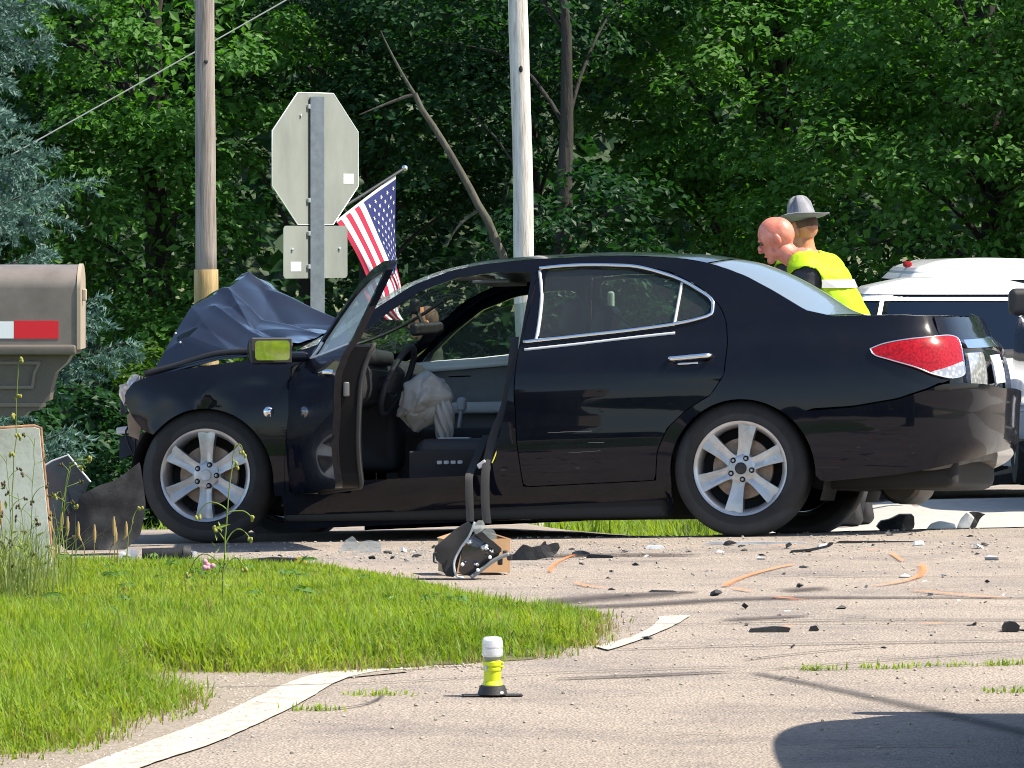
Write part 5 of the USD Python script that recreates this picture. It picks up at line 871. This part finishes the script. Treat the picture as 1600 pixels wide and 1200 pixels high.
DARKSUV = vehicle('dark_suv', 'dark vehicle at the right edge of which only a black wing mirror shows', (4.06, 36.0, gz(3.5, 35)), math.radians(-90), paint('dark_suv_paint', (.02, .02, .022), .1), True)
copy_of(DARKSUV, 'parked_suv', (2.62, 16.4, 0.0), math.radians(-90), 'dark vehicle just out of view whose shadow falls across the road at the lower right', 'car')
# ---------------- people
def person(name, label, loc, rz, J, skin_c, parts, head_yaw=0.0, head_pitch=0.0, head_roll=0.0, bald=True, seed=0):
    """J: joints in the figure's own frame (x ahead, y to its left, z up). One continuous body; clothes are shells over the same bones."""
    t = Thing(name, label, 'person', loc=loc, rz=rz)
    sp = lambda c, r: m3.Manifold.sphere(float(r), 20).translate([float(q) for q in c])
    def bone(a, b, ra, rb): return m3.Manifold.batch_hull([sp(a, ra), sp(b, rb)])
    def skinm(ms, edge, it=8):
        u = m3.Manifold.batch_boolean(ms, m3.OpType.Add).refine_to_length(edge); q = tm(u); q.merge_vertices(); trimesh.smoothing.filter_taubin(q, iterations=it); return q
    A = {k: np.asarray(v, float) for k, v in J.items()}; B = []
    B += [m3.Manifold.batch_hull([sp(A['hipL'] + (0, .02, .02), .105), sp(A['hipR'] + (0, -.02, .02), .105), sp(A['waist'], .13)]), m3.Manifold.batch_hull([sp(A['waist'] + (0, .05, 0), .12), sp(A['waist'] + (0, -.05, 0), .12), sp(A['chest'] + (0, .075, 0), .125), sp(A['chest'] + (0, -.075, 0), .125)])]
    B += [m3.Manifold.batch_hull([sp(A['chest'] + (0, .08, 0), .12), sp(A['chest'] + (0, -.08, 0), .12), sp(A['shL'], .075), sp(A['shR'], .075), sp(A['neck'], .06)]), bone(A['neck'] + (0, 0, -.03), A['skull'] - (0.01, 0, .05), .062, .058)]
    limbs = {}
    for s in 'LR':
        limbs[s] = [bone(A['sh' + s], A['el' + s], .062, .046), bone(A['el' + s], A['wr' + s], .044, .030)]; B += limbs[s]
        B += [bone(A['hip' + s], A['kn' + s], .095, .058), bone(A['kn' + s], A['an' + s], .058, .040), m3.Manifold.batch_hull([sp(A['an' + s] + (-.03, 0, -.04), .04), sp(A['an' + s] + (.13, 0, -.05), .032), sp(A['an' + s], .04)])]
        d = A['wr' + s] - A['el' + s]; d /= np.linalg.norm(d); u, w = frame(d); pal = A['wr' + s] + d * .05; B.append(m3.Manifold.batch_hull([sp(A['wr' + s], .026), sp(pal + w * .025 + d * .035, .014), sp(pal - w * .025 + d * .035, .014)]))
        for k in range(4):
            b0 = pal + d * .03 + w * (.03 - .02 * k); l = (.075, .085, .08, .062)[k]; b1 = b0 + d * l * .55; b2 = b1 + d * l * .35 - u * l * .4; B += [bone(b0, b1, .0095, .009), bone(b1, b2, .009, .008)]
        q0 = A['wr' + s] + d * .02 + w * .02; q1 = q0 + d * .035 + w * .035; B += [bone(q0, q1, .012, .010), bone(q1, q1 + d * .03 + w * .005, .010, .009)]
    H = np.eye(4); H[:3, 3] = A['skull']
    R = trimesh.transformations.euler_matrix(head_roll, head_pitch, head_yaw, 'sxyz'); H = H @ R
    hp = lambda c: (H @ np.r_[c, 1])[:3]
    head = [(0, 0, .02, .092, .078, .095), (-.03, 0, .015, .078, .074, .085)]
    E_ = lambda c, r: m3.Manifold.sphere(1.0, 28).scale([float(q) for q in r])
    def ell(c, r):
        q = m3.Manifold.sphere(1.0, 28).scale([float(x) for x in r]).translate([float(x) for x in c]); return q.transform([[float(x) for x in row] for row in H[:3]])
    B += [ell((.0, 0, .02), (.097, .078, .100)), ell((-.032, 0, .018), (.075, .075, .088)), ell((.045, 0, -.055), (.052, .056, .06)), ell((.075, 0, -.098), (.025, .032, .022)), ell((.02, .0, -.075), (.062, .058, .035)),
          ell((.102, 0, -.022), (.020, .013, .024)), ell((.112, 0, -.034), (.013, .016, .010)), ell((.085, 0, .022), (.018, .055, .012)), ell((.090, 0, -.068), (.014, .024, .009)),
          ell((-.012, .079, -.012), (.018, .010, .031)), ell((-.012, -.079, -.012), (.018, .010, .031))]
    body = skinm(B, .022, 5); t.add('body', body, skin_c, True)
    for s in (1, -1): t.add('eye', move(trimesh.creation.icosphere(2, .012), hp((.082, .033 * s, .002))), pbr('eye_dark', (.05, .04, .035), .2) if 'eye_dark' not in _mats else _mats['eye_dark'], True)
    up = lambda s, r: [bone(A['sh' + s], A['sh' + s] * .35 + A['el' + s] * .65, .062 + r, .054 + r)]
    def torso(r): return [m3.Manifold.batch_hull([sp(A['waist'] + (0, .05, -.06), .125 + r), sp(A['waist'] + (0, -.05, -.06), .125 + r), sp(A['chest'] + (0, .075, 0), .125 + r), sp(A['chest'] + (0, -.075, 0), .125 + r)]), m3.Manifold.batch_hull([sp(A['chest'] + (0, .08, 0), .12 + r), sp(A['chest'] + (0, -.08, 0), .12 + r), sp(A['shL'], .072 + r), sp(A['shR'], .072 + r), sp(A['neck'] - (0, 0, .03), .06 + r)])]
    def wrinkle(q, a=.012, f=9):
        q.vertices += q.vertex_normals * (a * (meshkit.fbm(q.vertices * f, 3, seed) - .45))[:, None]; return q
    t.add('shirt', wrinkle(skinm(torso(.012) + up('L', .014) + up('R', .014), .025)), parts['shirt'], True)
    t.add('trousers', wrinkle(skinm([m3.Manifold.batch_hull([sp(A['hipL'] + (0, .02, .02), .118), sp(A['hipR'] + (0, -.02, .02), .118), sp(A['waist'] - (0, 0, .02), .135)])] + [q for s in 'LR' for q in (bone(A['hip' + s], A['kn' + s], .108, .075), bone(A['kn' + s], A['an' + s], .075, .060))], .03)), parts['trousers'], True)
    for s in 'LR': t.add('boot', skinm([m3.Manifold.batch_hull([sp(A['an' + s] + (-.035, 0, -.045), .046), sp(A['an' + s] + (.15, 0, -.055), .036), sp(A['an' + s] + (0, 0, .08), .058)])], .02), PLASTIC, True)
    if 'vest' in parts:
        full = m3.Manifold.batch_boolean(torso(.026), m3.OpType.Add)
        cut = [m3.Manifold.batch_hull([sp(A['sh' + s] + (0, .02 * (1 if s == 'L' else -1), -.02), .088), sp(A['sh' + s] + (0, .12 * (1 if s == 'L' else -1), -.12), .10)]) for s in 'LR'] + [bone(A['neck'] + (0, 0, -.03), A['skull'] + (.08, 0, 0), .088, .10)]
        full = full - m3.Manifold.batch_boolean(cut, m3.OpType.Add); q = tm(full.refine_to_length(.025)); q.merge_vertices(); trimesh.smoothing.filter_taubin(q, iterations=6); ve = t.add('vest', wrinkle(q, .028, 12), parts['vest'], True)
        shell = m3.Manifold.batch_boolean(torso(.031), m3.OpType.Add) - m3.Manifold.batch_boolean(cut, m3.OpType.Add)
        for z in (.02, -.17):
            c = A['chest'] * 1.0; sl = shell ^ m3.Manifold.cube([1.2, 1.2, .045], True).translate([float(c[0]), float(c[1]), float(c[2] + z)]); q = tm(sl.refine_to_length(.03)); t.add('reflective_band', q, parts['band'], 40, ve)
    return t, hp, H
SKIN1 = mat('sunburnt_skin', {'p': ('principled_bsdf', dict(base_color=(.62, .27, .19), roughness=.45, subsurface_weight=.15, subsurface_scale=.01)), 't': ('texture_coordinate', {}), 'n3': ('noise_texture', dict(scale=140., detail=3)), 'b': ('bump', dict(strength=.35, distance=.004)), 'n': ('noise_texture', dict(scale=16., detail=7, roughness=.7)), 'r': ('rgb_ramp', dict(ramp=[(.3, (.40, .11, .07)), (.7, (.56, .22, .155))]))}, [('t.object', 'n.vector'), ('n.fac', 'r.fac'), ('r.color', 'p.base_color'), ('t.object', 'n3.vector'), ('n3.fac', 'b.height'), ('b.normal', 'p.normal')], 'p.BSDF')
SKIN2 = mat('tanned_skin', {'p': ('principled_bsdf', dict(base_color=(.46, .18, .075), roughness=.5, subsurface_weight=.15, subsurface_scale=.01))}, [], 'p.BSDF')
VEST = pbr('lime_vest', (.55, .80, .01), .65, (.46, .72, .01), 14, bump=.2, bscale=120, trans=(.5, .75, .02)); BAND = pbr('silver_band', (.62, .64, .66), .3, metal=.4)
NAVY = pbr('navy_shirt', (.012, .014, .022), .8, bump=.2, bscale=150); OLIVE = pbr('dark_green_shirt', (.010, .018, .007), .8, bump=.2, bscale=150); DTR = pbr('dark_trousers', (.02, .021, .026), .85)
stand = dict(hipL=(0, .09, .92), hipR=(0, -.09, .92), knL=(.05, .10, .50), knR=(.02, -.10, .50), anL=(.0, .11, .09), anR=(-.03, -.11, .09), waist=(.0, 0, 1.06), chest=(.02, 0, 1.28), neck=(.01, 0, 1.50), skull=(.03, 0, 1.65), shL=(.0, .19, 1.43), shR=(.0, -.19, 1.43), elL=(-.02, .25, 1.15), elR=(-.02, -.25, 1.15), wrL=(.15, .20, .98), wrR=(.15, -.20, .98))
b1 = dict(stand, waist=(.03, 0, 1.03), chest=(.13, 0, 1.20), neck=(.25, 0, 1.345), skull=(.375, 0, 1.445), shL=(.20, .19, 1.27), shR=(.20, -.19, 1.27), elL=(.24, .24, .99), elR=(.24, -.24, .99), wrL=(.45, .14, .98), wrR=(.45, -.14, .98))
b1 = {k: np.array(v) * 1.09 for k, v in b1.items()}
person('bald_officer', 'bald man in a lime vest, head bowed to the left, behind the boot', (1.85, 33.0, gz(1.85, 33) - .0), math.radians(170), b1, SKIN1, dict(shirt=NAVY, trousers=DTR, vest=VEST, band=BAND), head_pitch=.42, seed=1)
b2 = {k: np.array(v) * 1.115 for k, v in stand.items()}; b2['skull'] = b2['skull'] + (.02, 0, 0)
T2, hp, H2 = person('hatted_officer', 'man in a grey broad-brimmed campaign hat and lime vest behind the bald man', (1.90, 38.6, gz(1.9, 38.6) - .03), math.radians(140), b2, SKIN2, dict(shirt=NAVY, trousers=DTR, vest=VEST, band=BAND), head_pitch=.22, seed=2)
FELT = pbr('grey_felt', (.22, .225, .25), .8, (.14, .145, .165), 9, bump=.3, bscale=90)
hr = rev([(.0, .150), (.03, .148), (.055, .132), (.076, .10), (.088, .035), (.095, .0), (.10, -.004), (.14, -.002), (.178, .012), (.180, .006), (.14, -.008), (.098, -.012), (.09, -.02)], 48)
aa = np.arctan2(hr.vertices[:, 1], hr.vertices[:, 0]); tp_ = sst(.03, .12, hr.vertices[:, 2]); hr.vertices[:, :2] *= (1 - .30 * tp_ * (np.cos(4 * aa) > .2))[:, None]; rr_ = np.hypot(hr.vertices[:, 0], hr.vertices[:, 1]); hr.vertices[:, 2] += .015 * sst(.1, .18, rr_) * np.cos(2 * aa + np.pi)
def place_hat(m): m = move(m, (-.005, 0, .075), s=(1.04, .98, 1)); m.apply_transform(H2); return m
ht = T2.add('hat', place_hat(hr), FELT, True)
T2.add('hat_band', place_hat(rev([(.0985, -.001), (.0955, .022), (.094, .022)], 40)), pbr('hat_band_dark', (.05, .05, .06), .6), True, ht)
T2.add('hair', (lambda q: (q.apply_transform(H2), q)[1])(move(trimesh.creation.icosphere(3, 1), (-.030, 0, .034), s=(.080, .0785, .080))), pbr('short_hair', (.10, .05, .025), .8, bump=.5, bscale=300), True)
b3 = {k: np.array(v) * 1.03 for k, v in stand.items()}
if 0: kn = dict(hipL=(-.1, .09, .50), hipR=(-.1, -.09, .50), knL=(.25, .12, .42), knR=(.05, -.1, .08), anL=(.22, .12, .09), anR=(-.33, -.11, .09), waist=(-.05, 0, .62), chest=(.06, 0, .82), neck=(.12, 0, 1.03), skull=(.17, 0, 1.17), shL=(.08, .19, .96), shR=(.08, -.19, .96), elL=(.16, .22, .70), elR=(.16, -.22, .70), wrL=(.34, .12, .62), wrR=(.34, -.12, .62))
T3, hp3, H3 = person('standing_person', 'person in a dark green shirt glimpsed through the open door and windscreen', (-.64, 46, gz(-.64, 46)), math.radians(190), b3, SKIN2, dict(shirt=OLIVE, trousers=DTR), seed=3)
T3.add('hair', (lambda q: (q.apply_transform(H3), q)[1])(move(trimesh.creation.icosphere(3, 1), (-.028, 0, .03), s=(.086, .081, .096))), _mats['short_hair'], True)
# ---------------- things lying on the road
def at(x, d, dz=0.0): return (x, d, gz(x, d) + dz)
def shard(poly, th, bend=0.0, seed=0, amp=.02, step=.03):
    """A torn sheet standing in xz: thick, creased and bowed."""
    P, T, rings = fill(sg.Polygon(poly).buffer(0), step); nz = amp * (meshkit.fbm(np.column_stack([P * 7, P[:, :1] * 0 + seed]), 3, seed) - .5) * 2
    y = bend * (P[:, 0] ** 2) * 8 + nz; a = np.column_stack([P[:, 0], y, P[:, 1]]); b = a + (0, th, 0); k = len(a); r = rings[0]; m = len(r); i = np.arange(m); j = (i + 1) % m
    return trimesh.Trimesh(np.vstack([a, b]), np.vstack([T, T[:, ::-1] + k, np.stack([i, j + k, j], 1), np.stack([i, i + k, j + k], 1)]), process=False)
BUMPM = pbr('torn_bumper_skin', (.014, .018, .026), .28, (.022, .026, .034), 6, bump=.15, bscale=50); SCUFF = pbr('scuffed_plastic', (.010, .011, .014), .55, (.026, .028, .032), 6, spec=.12, bump=.2, bscale=60)
k = 1 / 325.
bp = Thing('torn_bumper', 'crumpled grey-black bumper cover torn off beside the front wheel', 'car part', loc=at(-2.05, 28.9))
pa = [((x - 140) * k, (845 - y) * k) for x, y in ((60, 706), (90, 697), (115, 690), (148, 730), (136, 760), (120, 800), (96, 832), (66, 835))]; pb = [((x - 140) * k, (845 - y) * k) for x, y in ((98, 815), (118, 780), (140, 748), (165, 735), (190, 728), (226, 700), (234, 770), (226, 815), (205, 836), (110, 836))]
bp.add('upper_skin', move(shard(pa, .006, .3, 3, .03), (0, .10, 0)), BUMPM, 30); bp.add('lower_skin', shard(pb, .008, .25, 5, .04), SCUFF, 30)
bp.add('bright_edge', tube([((x - 140) * k, .085, (845 - y) * k) for x, y in ((68, 712), (90, 698), (115, 689), (150, 731))], .0045, 6), SILVERP, True)
bp.add('slot', move(box((0, 0, 0), (.012, .02, .13)), (-.10, .085, .25), ry=-.35), DARK)
tb = Thing('plastic_tube', 'dark broken plastic tube lying in front of the front wheel', 'car part', loc=at(-1.62, 27.95, .035), rz=.06)
tb.add('barrel', tube([(-.09, 0, 0), (.07, 0, 0), (.10, 0, 0)], [.030, .034, .040], 14), SCUFF, 40); tb.add('end_cap', tube([(.10, 0, 0), (.135, 0, -.002)], .044, 16), PLASTIC, 40); tb.add('foil_scrap', shard([(-.19, -.03), (-.12, -.035), (-.10, .02), (-.15, .03), (-.2, .01)], .004, 0, 2, .03, .02), SILVERP, False); tb.add('hub', tube([(.136, 0, -.002), (.142, 0, -.002)], .014, 10), DARK, True)
# loose headlamp unit with a cardboard box behind it
hl = Thing('loose_headlamp', 'broken-off headlamp unit with clear lens and black housing lying on the road', 'car part', loc=at(-.17, 25.9), rz=.05)
q = 1 / 364.
pt = lambda L: [((x - 738) * q, (908 - y) * q) for x, y in L]
hl.add('housing', move(shard(pt([(680, 858), (700, 842), (716, 828), (735, 818), (740, 826), (722, 862), (712, 905), (694, 903), (690, 884), (679, 876)]), .05, 0, 1, .015), (0, .02, 0)), PLASTIC, 30)
hl.add('reflector_bowl', move(shard(pt([(722, 862), (738, 838), (752, 830), (784, 864), (770, 884), (735, 903), (716, 900)]), .06, 0, 2, .03), (0, .0, 0)), pbr('lamp_black', (.02, .02, .022), .2, coat=.6), 25)
hl.add('bezel', tube(spline([(a, -.02, b) for a, b in pt([(741, 818), (734, 838), (719, 860), (709, 885), (714, 903), (724, 905)])], 30), .005, 7), SILVERP, True)
hl.add('bezel', tube(spline([(a, -.03, b) for a, b in pt([(735, 905), (755, 890), (775, 876), (795, 868)])], 20), .009, 7), pbr('bezel_grey', (.16, .165, .17), .35), True)
LENS = glass_mat('clear_plastic', (.80, .84, .88), pale_mix=.22)
hl.add('lens_shard', move(shard(pt([(736, 826), (748, 814), (756, 816), (758, 828), (742, 838)]), .008, 0, 4, .02, .02), (0, -.03, 0)), LENS, False); hl.add('lens_shard', move(shard(pt([(752, 832), (768, 826), (778, 842), (768, 848)]), .006, 0, 6, .02, .02), (0, -.035, 0)), LENS, False)
for x, y, r in ((733, 850, .018), (757, 858, .022), (768, 864, .014), (744, 884, .016), (727, 880, .010)): hl.add('reflector', move(rev([(0, .012), (r * .5, .008), (r * .9, -.004), (r, -.010)], 20, 'y'), (((x - 738) * q), -.022, (908 - y) * q), s=(1, -1, .8)), CHROME, True)
for x, y in ((765, 873), (722, 884), (746, 893)): hl.add('bulb', move(trimesh.creation.icosphere(2, .008), ((x - 738) * q, -.035, (908 - y) * q)), pbr('bulb_white', (.8, .8, .78), .15) if 'bulb_white' not in _mats else _mats['bulb_white'], True)
hl.add('clip', cat(*[rbox(((x - 738) * q, -.02, (908 - y) * q), (.022, .02, .03), .006) for x, y in ((789, 868), (796, 873), (781, 880))]), PLASTIC)
hl.add('shroud', move(shard(pt([(742, 838), (752, 832), (786, 862), (780, 868), (764, 856)]), .02, 0, 7, .01, .02), (0, -.02, 0)), PLASTIC, False)
hl.add('lug', tube(spline([(a, 0, b) for a, b in pt([(682, 866), (678, 868), (678, 880), (684, 882)])], 8), .005, 6), PLASTIC, True)
CARD = pbr('cardboard', (.34, .20, .10), .9, (.42, .26, .14), 5, bump=.1, bscale=60)
cb = Thing('cardboard_box', 'small tan cardboard box standing behind the loose headlamp', 'box', loc=at(-.165, 26.3), rz=.25)
for sx, n_ in ((0, 'front'), (1, 'back')): cb.add('wall', box((0, -.10 + .2 * sx, .085), (.27, .006, .145)), CARD)
for sx in (-1, 1): cb.add('wall', box((.134 * sx, 0, .083), (.006, .194, .145)), CARD)
for sx in (-1, 1): cb.add('flap', move(box((0, .0, .0), (.09, .19, .005)), (.10 * sx, 0, .167), ry=.3 * sx), CARD)
# yellow lamp beacon standing on the road
bx = Thing('warning_beacon', 'small yellow-green warning beacon with a clear lens on a black magnetic base', 'beacon', loc=at(-.063, 19.5, .001), rz=.1)
LIME = pbr('beacon_lime', (.50, .58, .01), .4, (.43, .50, .012), 12)
bx.add('base_wing', cat(rbox((0, 0, .004), (.195, .05, .006), .003), move(rbox((-.07, 0, .0045), (.06, .03, .004), .002), ry=0)), PLASTIC)
bx.add('base', rev([(0, 0.007), (.049, .007), (.0475, .012), (.041, .034), (.036, .037), (0, .037)], 32), PLASTIC, 40); bx.add('logo_plate', move(rbox((0, 0, 0), (.014, .004, .007), .002), (.026, -.0385, .014), rz=.6), TW)
bx.add('body', cat(rev([(0, .037), (.034, .037), (.031, .045), (.028, .05), (.028, .082), (.031, .085), (.031, .092), (.028, .094), (.0285, .098), (.032, .101), (.032, .112), (.024, .116), (0, .116)], 32)), LIME, 30)
bx.add('switch', rbox((-.022, -.020, .092), (.010, .012, .020), .004), SILVERP); bx.add('clip', cat(*[rbox((.026, -.012, z), (.018, .014, .009), .003) for z in (.108, .096)]), LIME)
bx.add('collar', rev([(.024, .114), (.026, .122), (.030, .128)], 28), pbr('collar_grey', (.18, .18, .17), .5), True)
DOME = mat('beacon_lens', {'p': ('principled_bsdf', dict(base_color=(.93, .95, .97), roughness=.08, transmission_weight=.75, ior=1.35, coat_weight=.5))}, [], 'p.BSDF')
bx.add('lens', rev([(.0, .126), (.030, .128), (.0345, .134), (.0345, .150), (.0325, .155), (.0345, .160), (.034, .178), (.030, .188), (.020, .193), (0, .194)], 32), DOME, 50); bx.add('lens_core', cat(rev([(0, .13), (.020, .132), (.026, .152), (.012, .155), (.024, .160), (.024, .180), (0, .184)], 20), rev([(.004, .13), (.004, .18)], 8)), pbr('lens_white', (.80, .82, .84), .2, metal=.3), 40)
# bigger loose pieces
YEL = pbr('yellow_plastic', (.60, .36, .01), .5)
pc = Thing('yellow_scrap', 'yellow and black plastic scrap at the back edge of the lawn', 'debris', loc=at(-.98, 27.15)); pc.add('yellow_piece', move(shard([(-.01, .01), (.05, .0), (.06, .025), (.03, .045), (0, .03)], .02, 0, 3, .02, .015)), YEL, False); pc.add('black_piece', move(shard([(-.24, .012), (0, .01), (.02, .035), (-.10, .04), (-.2, .03)], .05, 0, 4, .02, .02)), PLASTIC, False)
STRIPM = PLASTIC
def scrap(label, x, d, poly, th, m, seed, amp=.03, rx=0.0, rz=0.0, name='debris_piece'):
    q = move(shard(poly, th, 0, seed, amp, .02), rx=rx, rz=rz); q.apply_translation((0, 0, -q.bounds[0, 2] - .002)); o = solo(name, move(q, at(x, d)), m, label, 'debris', smooth=False); return o
scrap('black crumpled strip of plastic just right of the loose headlamp', .09, 27.6, [(-.13, 0), (0, .0), (.10, .02), (.13, .055), (.12, .085), (.07, .07), (.06, .095), (.045, .07), (.0, .06), (-.04, .075), (-.08, .03)], .03, PLASTIC, 11)
scrap('grey-black wedge-shaped block on the pale road right of the rear wheel', 1.96, 31.0, [(-.09, .02), (-.07, 0), (.08, 0), (.105, .02), (.10, .085), (.03, .085), (-.02, .06), (-.07, .05)], .09, SCUFF, 12, .015)
scrap('crumpled white scrap between the black block and the bent white bracket', 2.17, 30.6, [(-.07, 0), (.08, 0), (.07, .03), (.0, .045), (-.05, .03)], .05, TW, 13)
scrap('bent white and black bracket at the far right of the debris line', 2.30, 30.6, [(-.05, 0), (.03, 0), (.04, .05), (.0, .085), (-.03, .05)], .02, TW, 14)
scrap('black clip hanging over the bent white bracket', 2.335, 30.5, [(-.03, .0), (.0, .0), (.03, .06), (.055, .075), (0, .09), (-.03, .085), (.0, .06)], .015, PLASTIC, 15)
scrap('crushed clear plastic under the sill behind the front wheel', -.78, 28.9, [(-.05, 0), (.04, 0), (.05, .03), (.02, .075), (-.02, .05)], .03, LENS, 16)
scrap('second piece of crushed clear plastic under the sill, flatter', -.68, 28.7, [(-.06, 0), (.06, 0), (.06, .05), (.0, .06), (-.05, .05)], .03, LENS, 17)
scrap('blue-grey curved flake on the road just right of the long black strip', .31, 27.9, [(-.04, 0), (.05, 0), (.05, .02), (0, .03), (-.03, .02)], .04, BUMPM, 18)
scrap('long dark flat strip lying on the road in the middle distance', .96, 22.55, [(-.075, 0), (.075, 0), (.08, .02), (.02, .024), (-.07, .015)], .04, PLASTIC, 19, .01, rz=.12)
scrap('black crumpled lump at the right beside the orange paint', 1.86, 22.55, [(-.03, 0), (.03, 0), (.035, .03), (.01, .045), (-.03, .035)], .04, PLASTIC, 20)
scrap('small black lump right of the long dark strip', 1.13, 22.6, [(-.02, 0), (.02, 0), (.018, .02), (0, .026), (-.02, .015)], .03, PLASTIC, 21)
scrap('flat dark strip lying across the brown stain', .62, 25.0, [(-.06, 0), (.06, 0), (.06, .008), (-.05, .010)], .03, PLASTIC, 22, .008)
scrap('thin hooked black strip in front of the rear wheel', 1.39, 27.9, [(-.11, 0), (.0, .01), (.08, .03), (.10, .05), (.07, .05), (.06, .035), (-.02, .02), (-.11, .012)], .01, PLASTIC, 23, .01)
scrap('grey slab-like scrap left of the rear wheel on the crest', .40, 27.7, [(-.06, 0), (.06, 0), (.07, .012), (-.05, .02)], .05, SCUFF, 24, .01)
scrap('white paper-like flake on the crest left of the rear wheel', .67, 28.5, [(-.05, 0), (.06, 0), (.03, .018), (-.03, .014)], .05, TW, 25, .01)
scrap('clear strip of broken trim lying under the rear wheel', 1.15, 28.7, [(-.25, 0), (.25, 0), (.25, .012), (-.2, .016)], .02, SILVERP, 26, .008)
scrap('long thin black trim strip lying right of the rear wheel', 1.75, 28.6, [(-.22, 0), (.22, 0), (.22, .008), (-.2, .010)], .02, PLASTIC, 27, .006)
scrap('black plate edge lying flat in front of the loose headlamp', -.30, 25.85, [(-.28, 0), (.12, 0), (.16, .008), (-.2, .008)], .02, PLASTIC, 28, .004)
rg = RNG(99)
for k in range(95):
    if k < 55: x, d = rg.uniform(-2.0, 2.3), rg.normal(28.2, .65)
    else: x, d = rg.uniform(.3, 2.2), rg.uniform(21.6, 27.3)
    if lawn.contains(sg.Point(x, d)) or d > 29.2: d = 28.1 + rg.uniform(-.4, .7); 
    s = rg.uniform(.010, .032) * (1.25 if rg.random() < .2 else 1); n_ = rg.integers(4, 7); a = np.sort(rg.uniform(0, 2 * np.pi, n_)); p = np.column_stack([np.cos(a) * s, np.abs(np.sin(a)) * s * .7 + .001]); ph = sg.MultiPoint(p).convex_hull
    if ph.geom_type != 'Polygon' or ph.area < 1e-6: continue
    light = rg.random() < .22; q = ext(ph, s * rg.uniform(.4, 1.0)); q = move(upright(q), rz=rg.uniform(0, 3), rx=rg.normal(0, .4)); q.apply_translation((0, 0, -q.bounds[0, 2] - .001))
    solo('debris_scrap', move(q, at(x, d)), (TW if rg.random() < .5 else SILVERP) if light else PLASTIC, 'tiny pale scrap of broken trim strewn on the road' if light else 'tiny dark scrap of broken plastic strewn on the road', 'debris', 'pale crash scraps on the road' if light else 'dark crash scraps on the road', smooth=False)

def crumbs(name, n, place, smin, smax, m, label, category, seed):
    r = RNG(seed); p = place(r, n); p = p[~shapely.contains_xy(lawn.buffer(-.03), p[:, 0], p[:, 1])]; o = trimesh.creation.icosahedron(); V, F = [], []
    for i, (x, d) in enumerate(p):
        q = o.vertices * r.uniform(.5, 1, (12, 3)) * r.uniform(smin, smax) * (1, 1, .7); V.append(q + (x, d, float(G(x, d)) + .001 - q[:, 2].min() * .6)); F.append(o.faces + 12 * i)
    solo(name, (np.vstack(V), np.vstack(F)), m, label=label, cat=category, kind='stuff', smooth=False)
STONE = pbr('loose_stone', (.20, .17, .14), .9, (.38, .34, .29), 40)
crumbs('gravel', 1500, lambda r, n: np.column_stack([r.uniform(-1.6, 2.3, n), np.where(r.random(n) < .55, r.normal(28.6, .9, n).clip(26.5, 29.8), r.uniform(17.3, 27, n))]), .003, .010, STONE, 'loose grit and small stones scattered on the worn road', 'gravel', 5)
crumbs('edge_gravel', 1300, lambda r, n: (lambda t: np.column_stack([np.interp(t, range(9), [-1.45, -1.05, -.95, -.86, -.85, -.95, -.7, -.45, -.1]) + r.normal(0, .06, n), np.interp(t, range(9), [16.9, 17.5, 18.3, 19.0, 19.6, 20.3, 20.55, 20.72, 20.85]) + r.normal(0, .09, n)]))(r.uniform(0, 8, n)), .003, .009, STONE, 'grit gathered along the ragged edge of the lawn', 'gravel', 6)
crumbs('glass_crumbs', 900, lambda r, n: np.column_stack([r.normal(-.4, .9, n), r.normal(28.4, .45, n).clip(27.2, 29.6)]), .002, .007, LENS, 'crumbs of broken glass scattered beside the wreck', 'glass', 7)
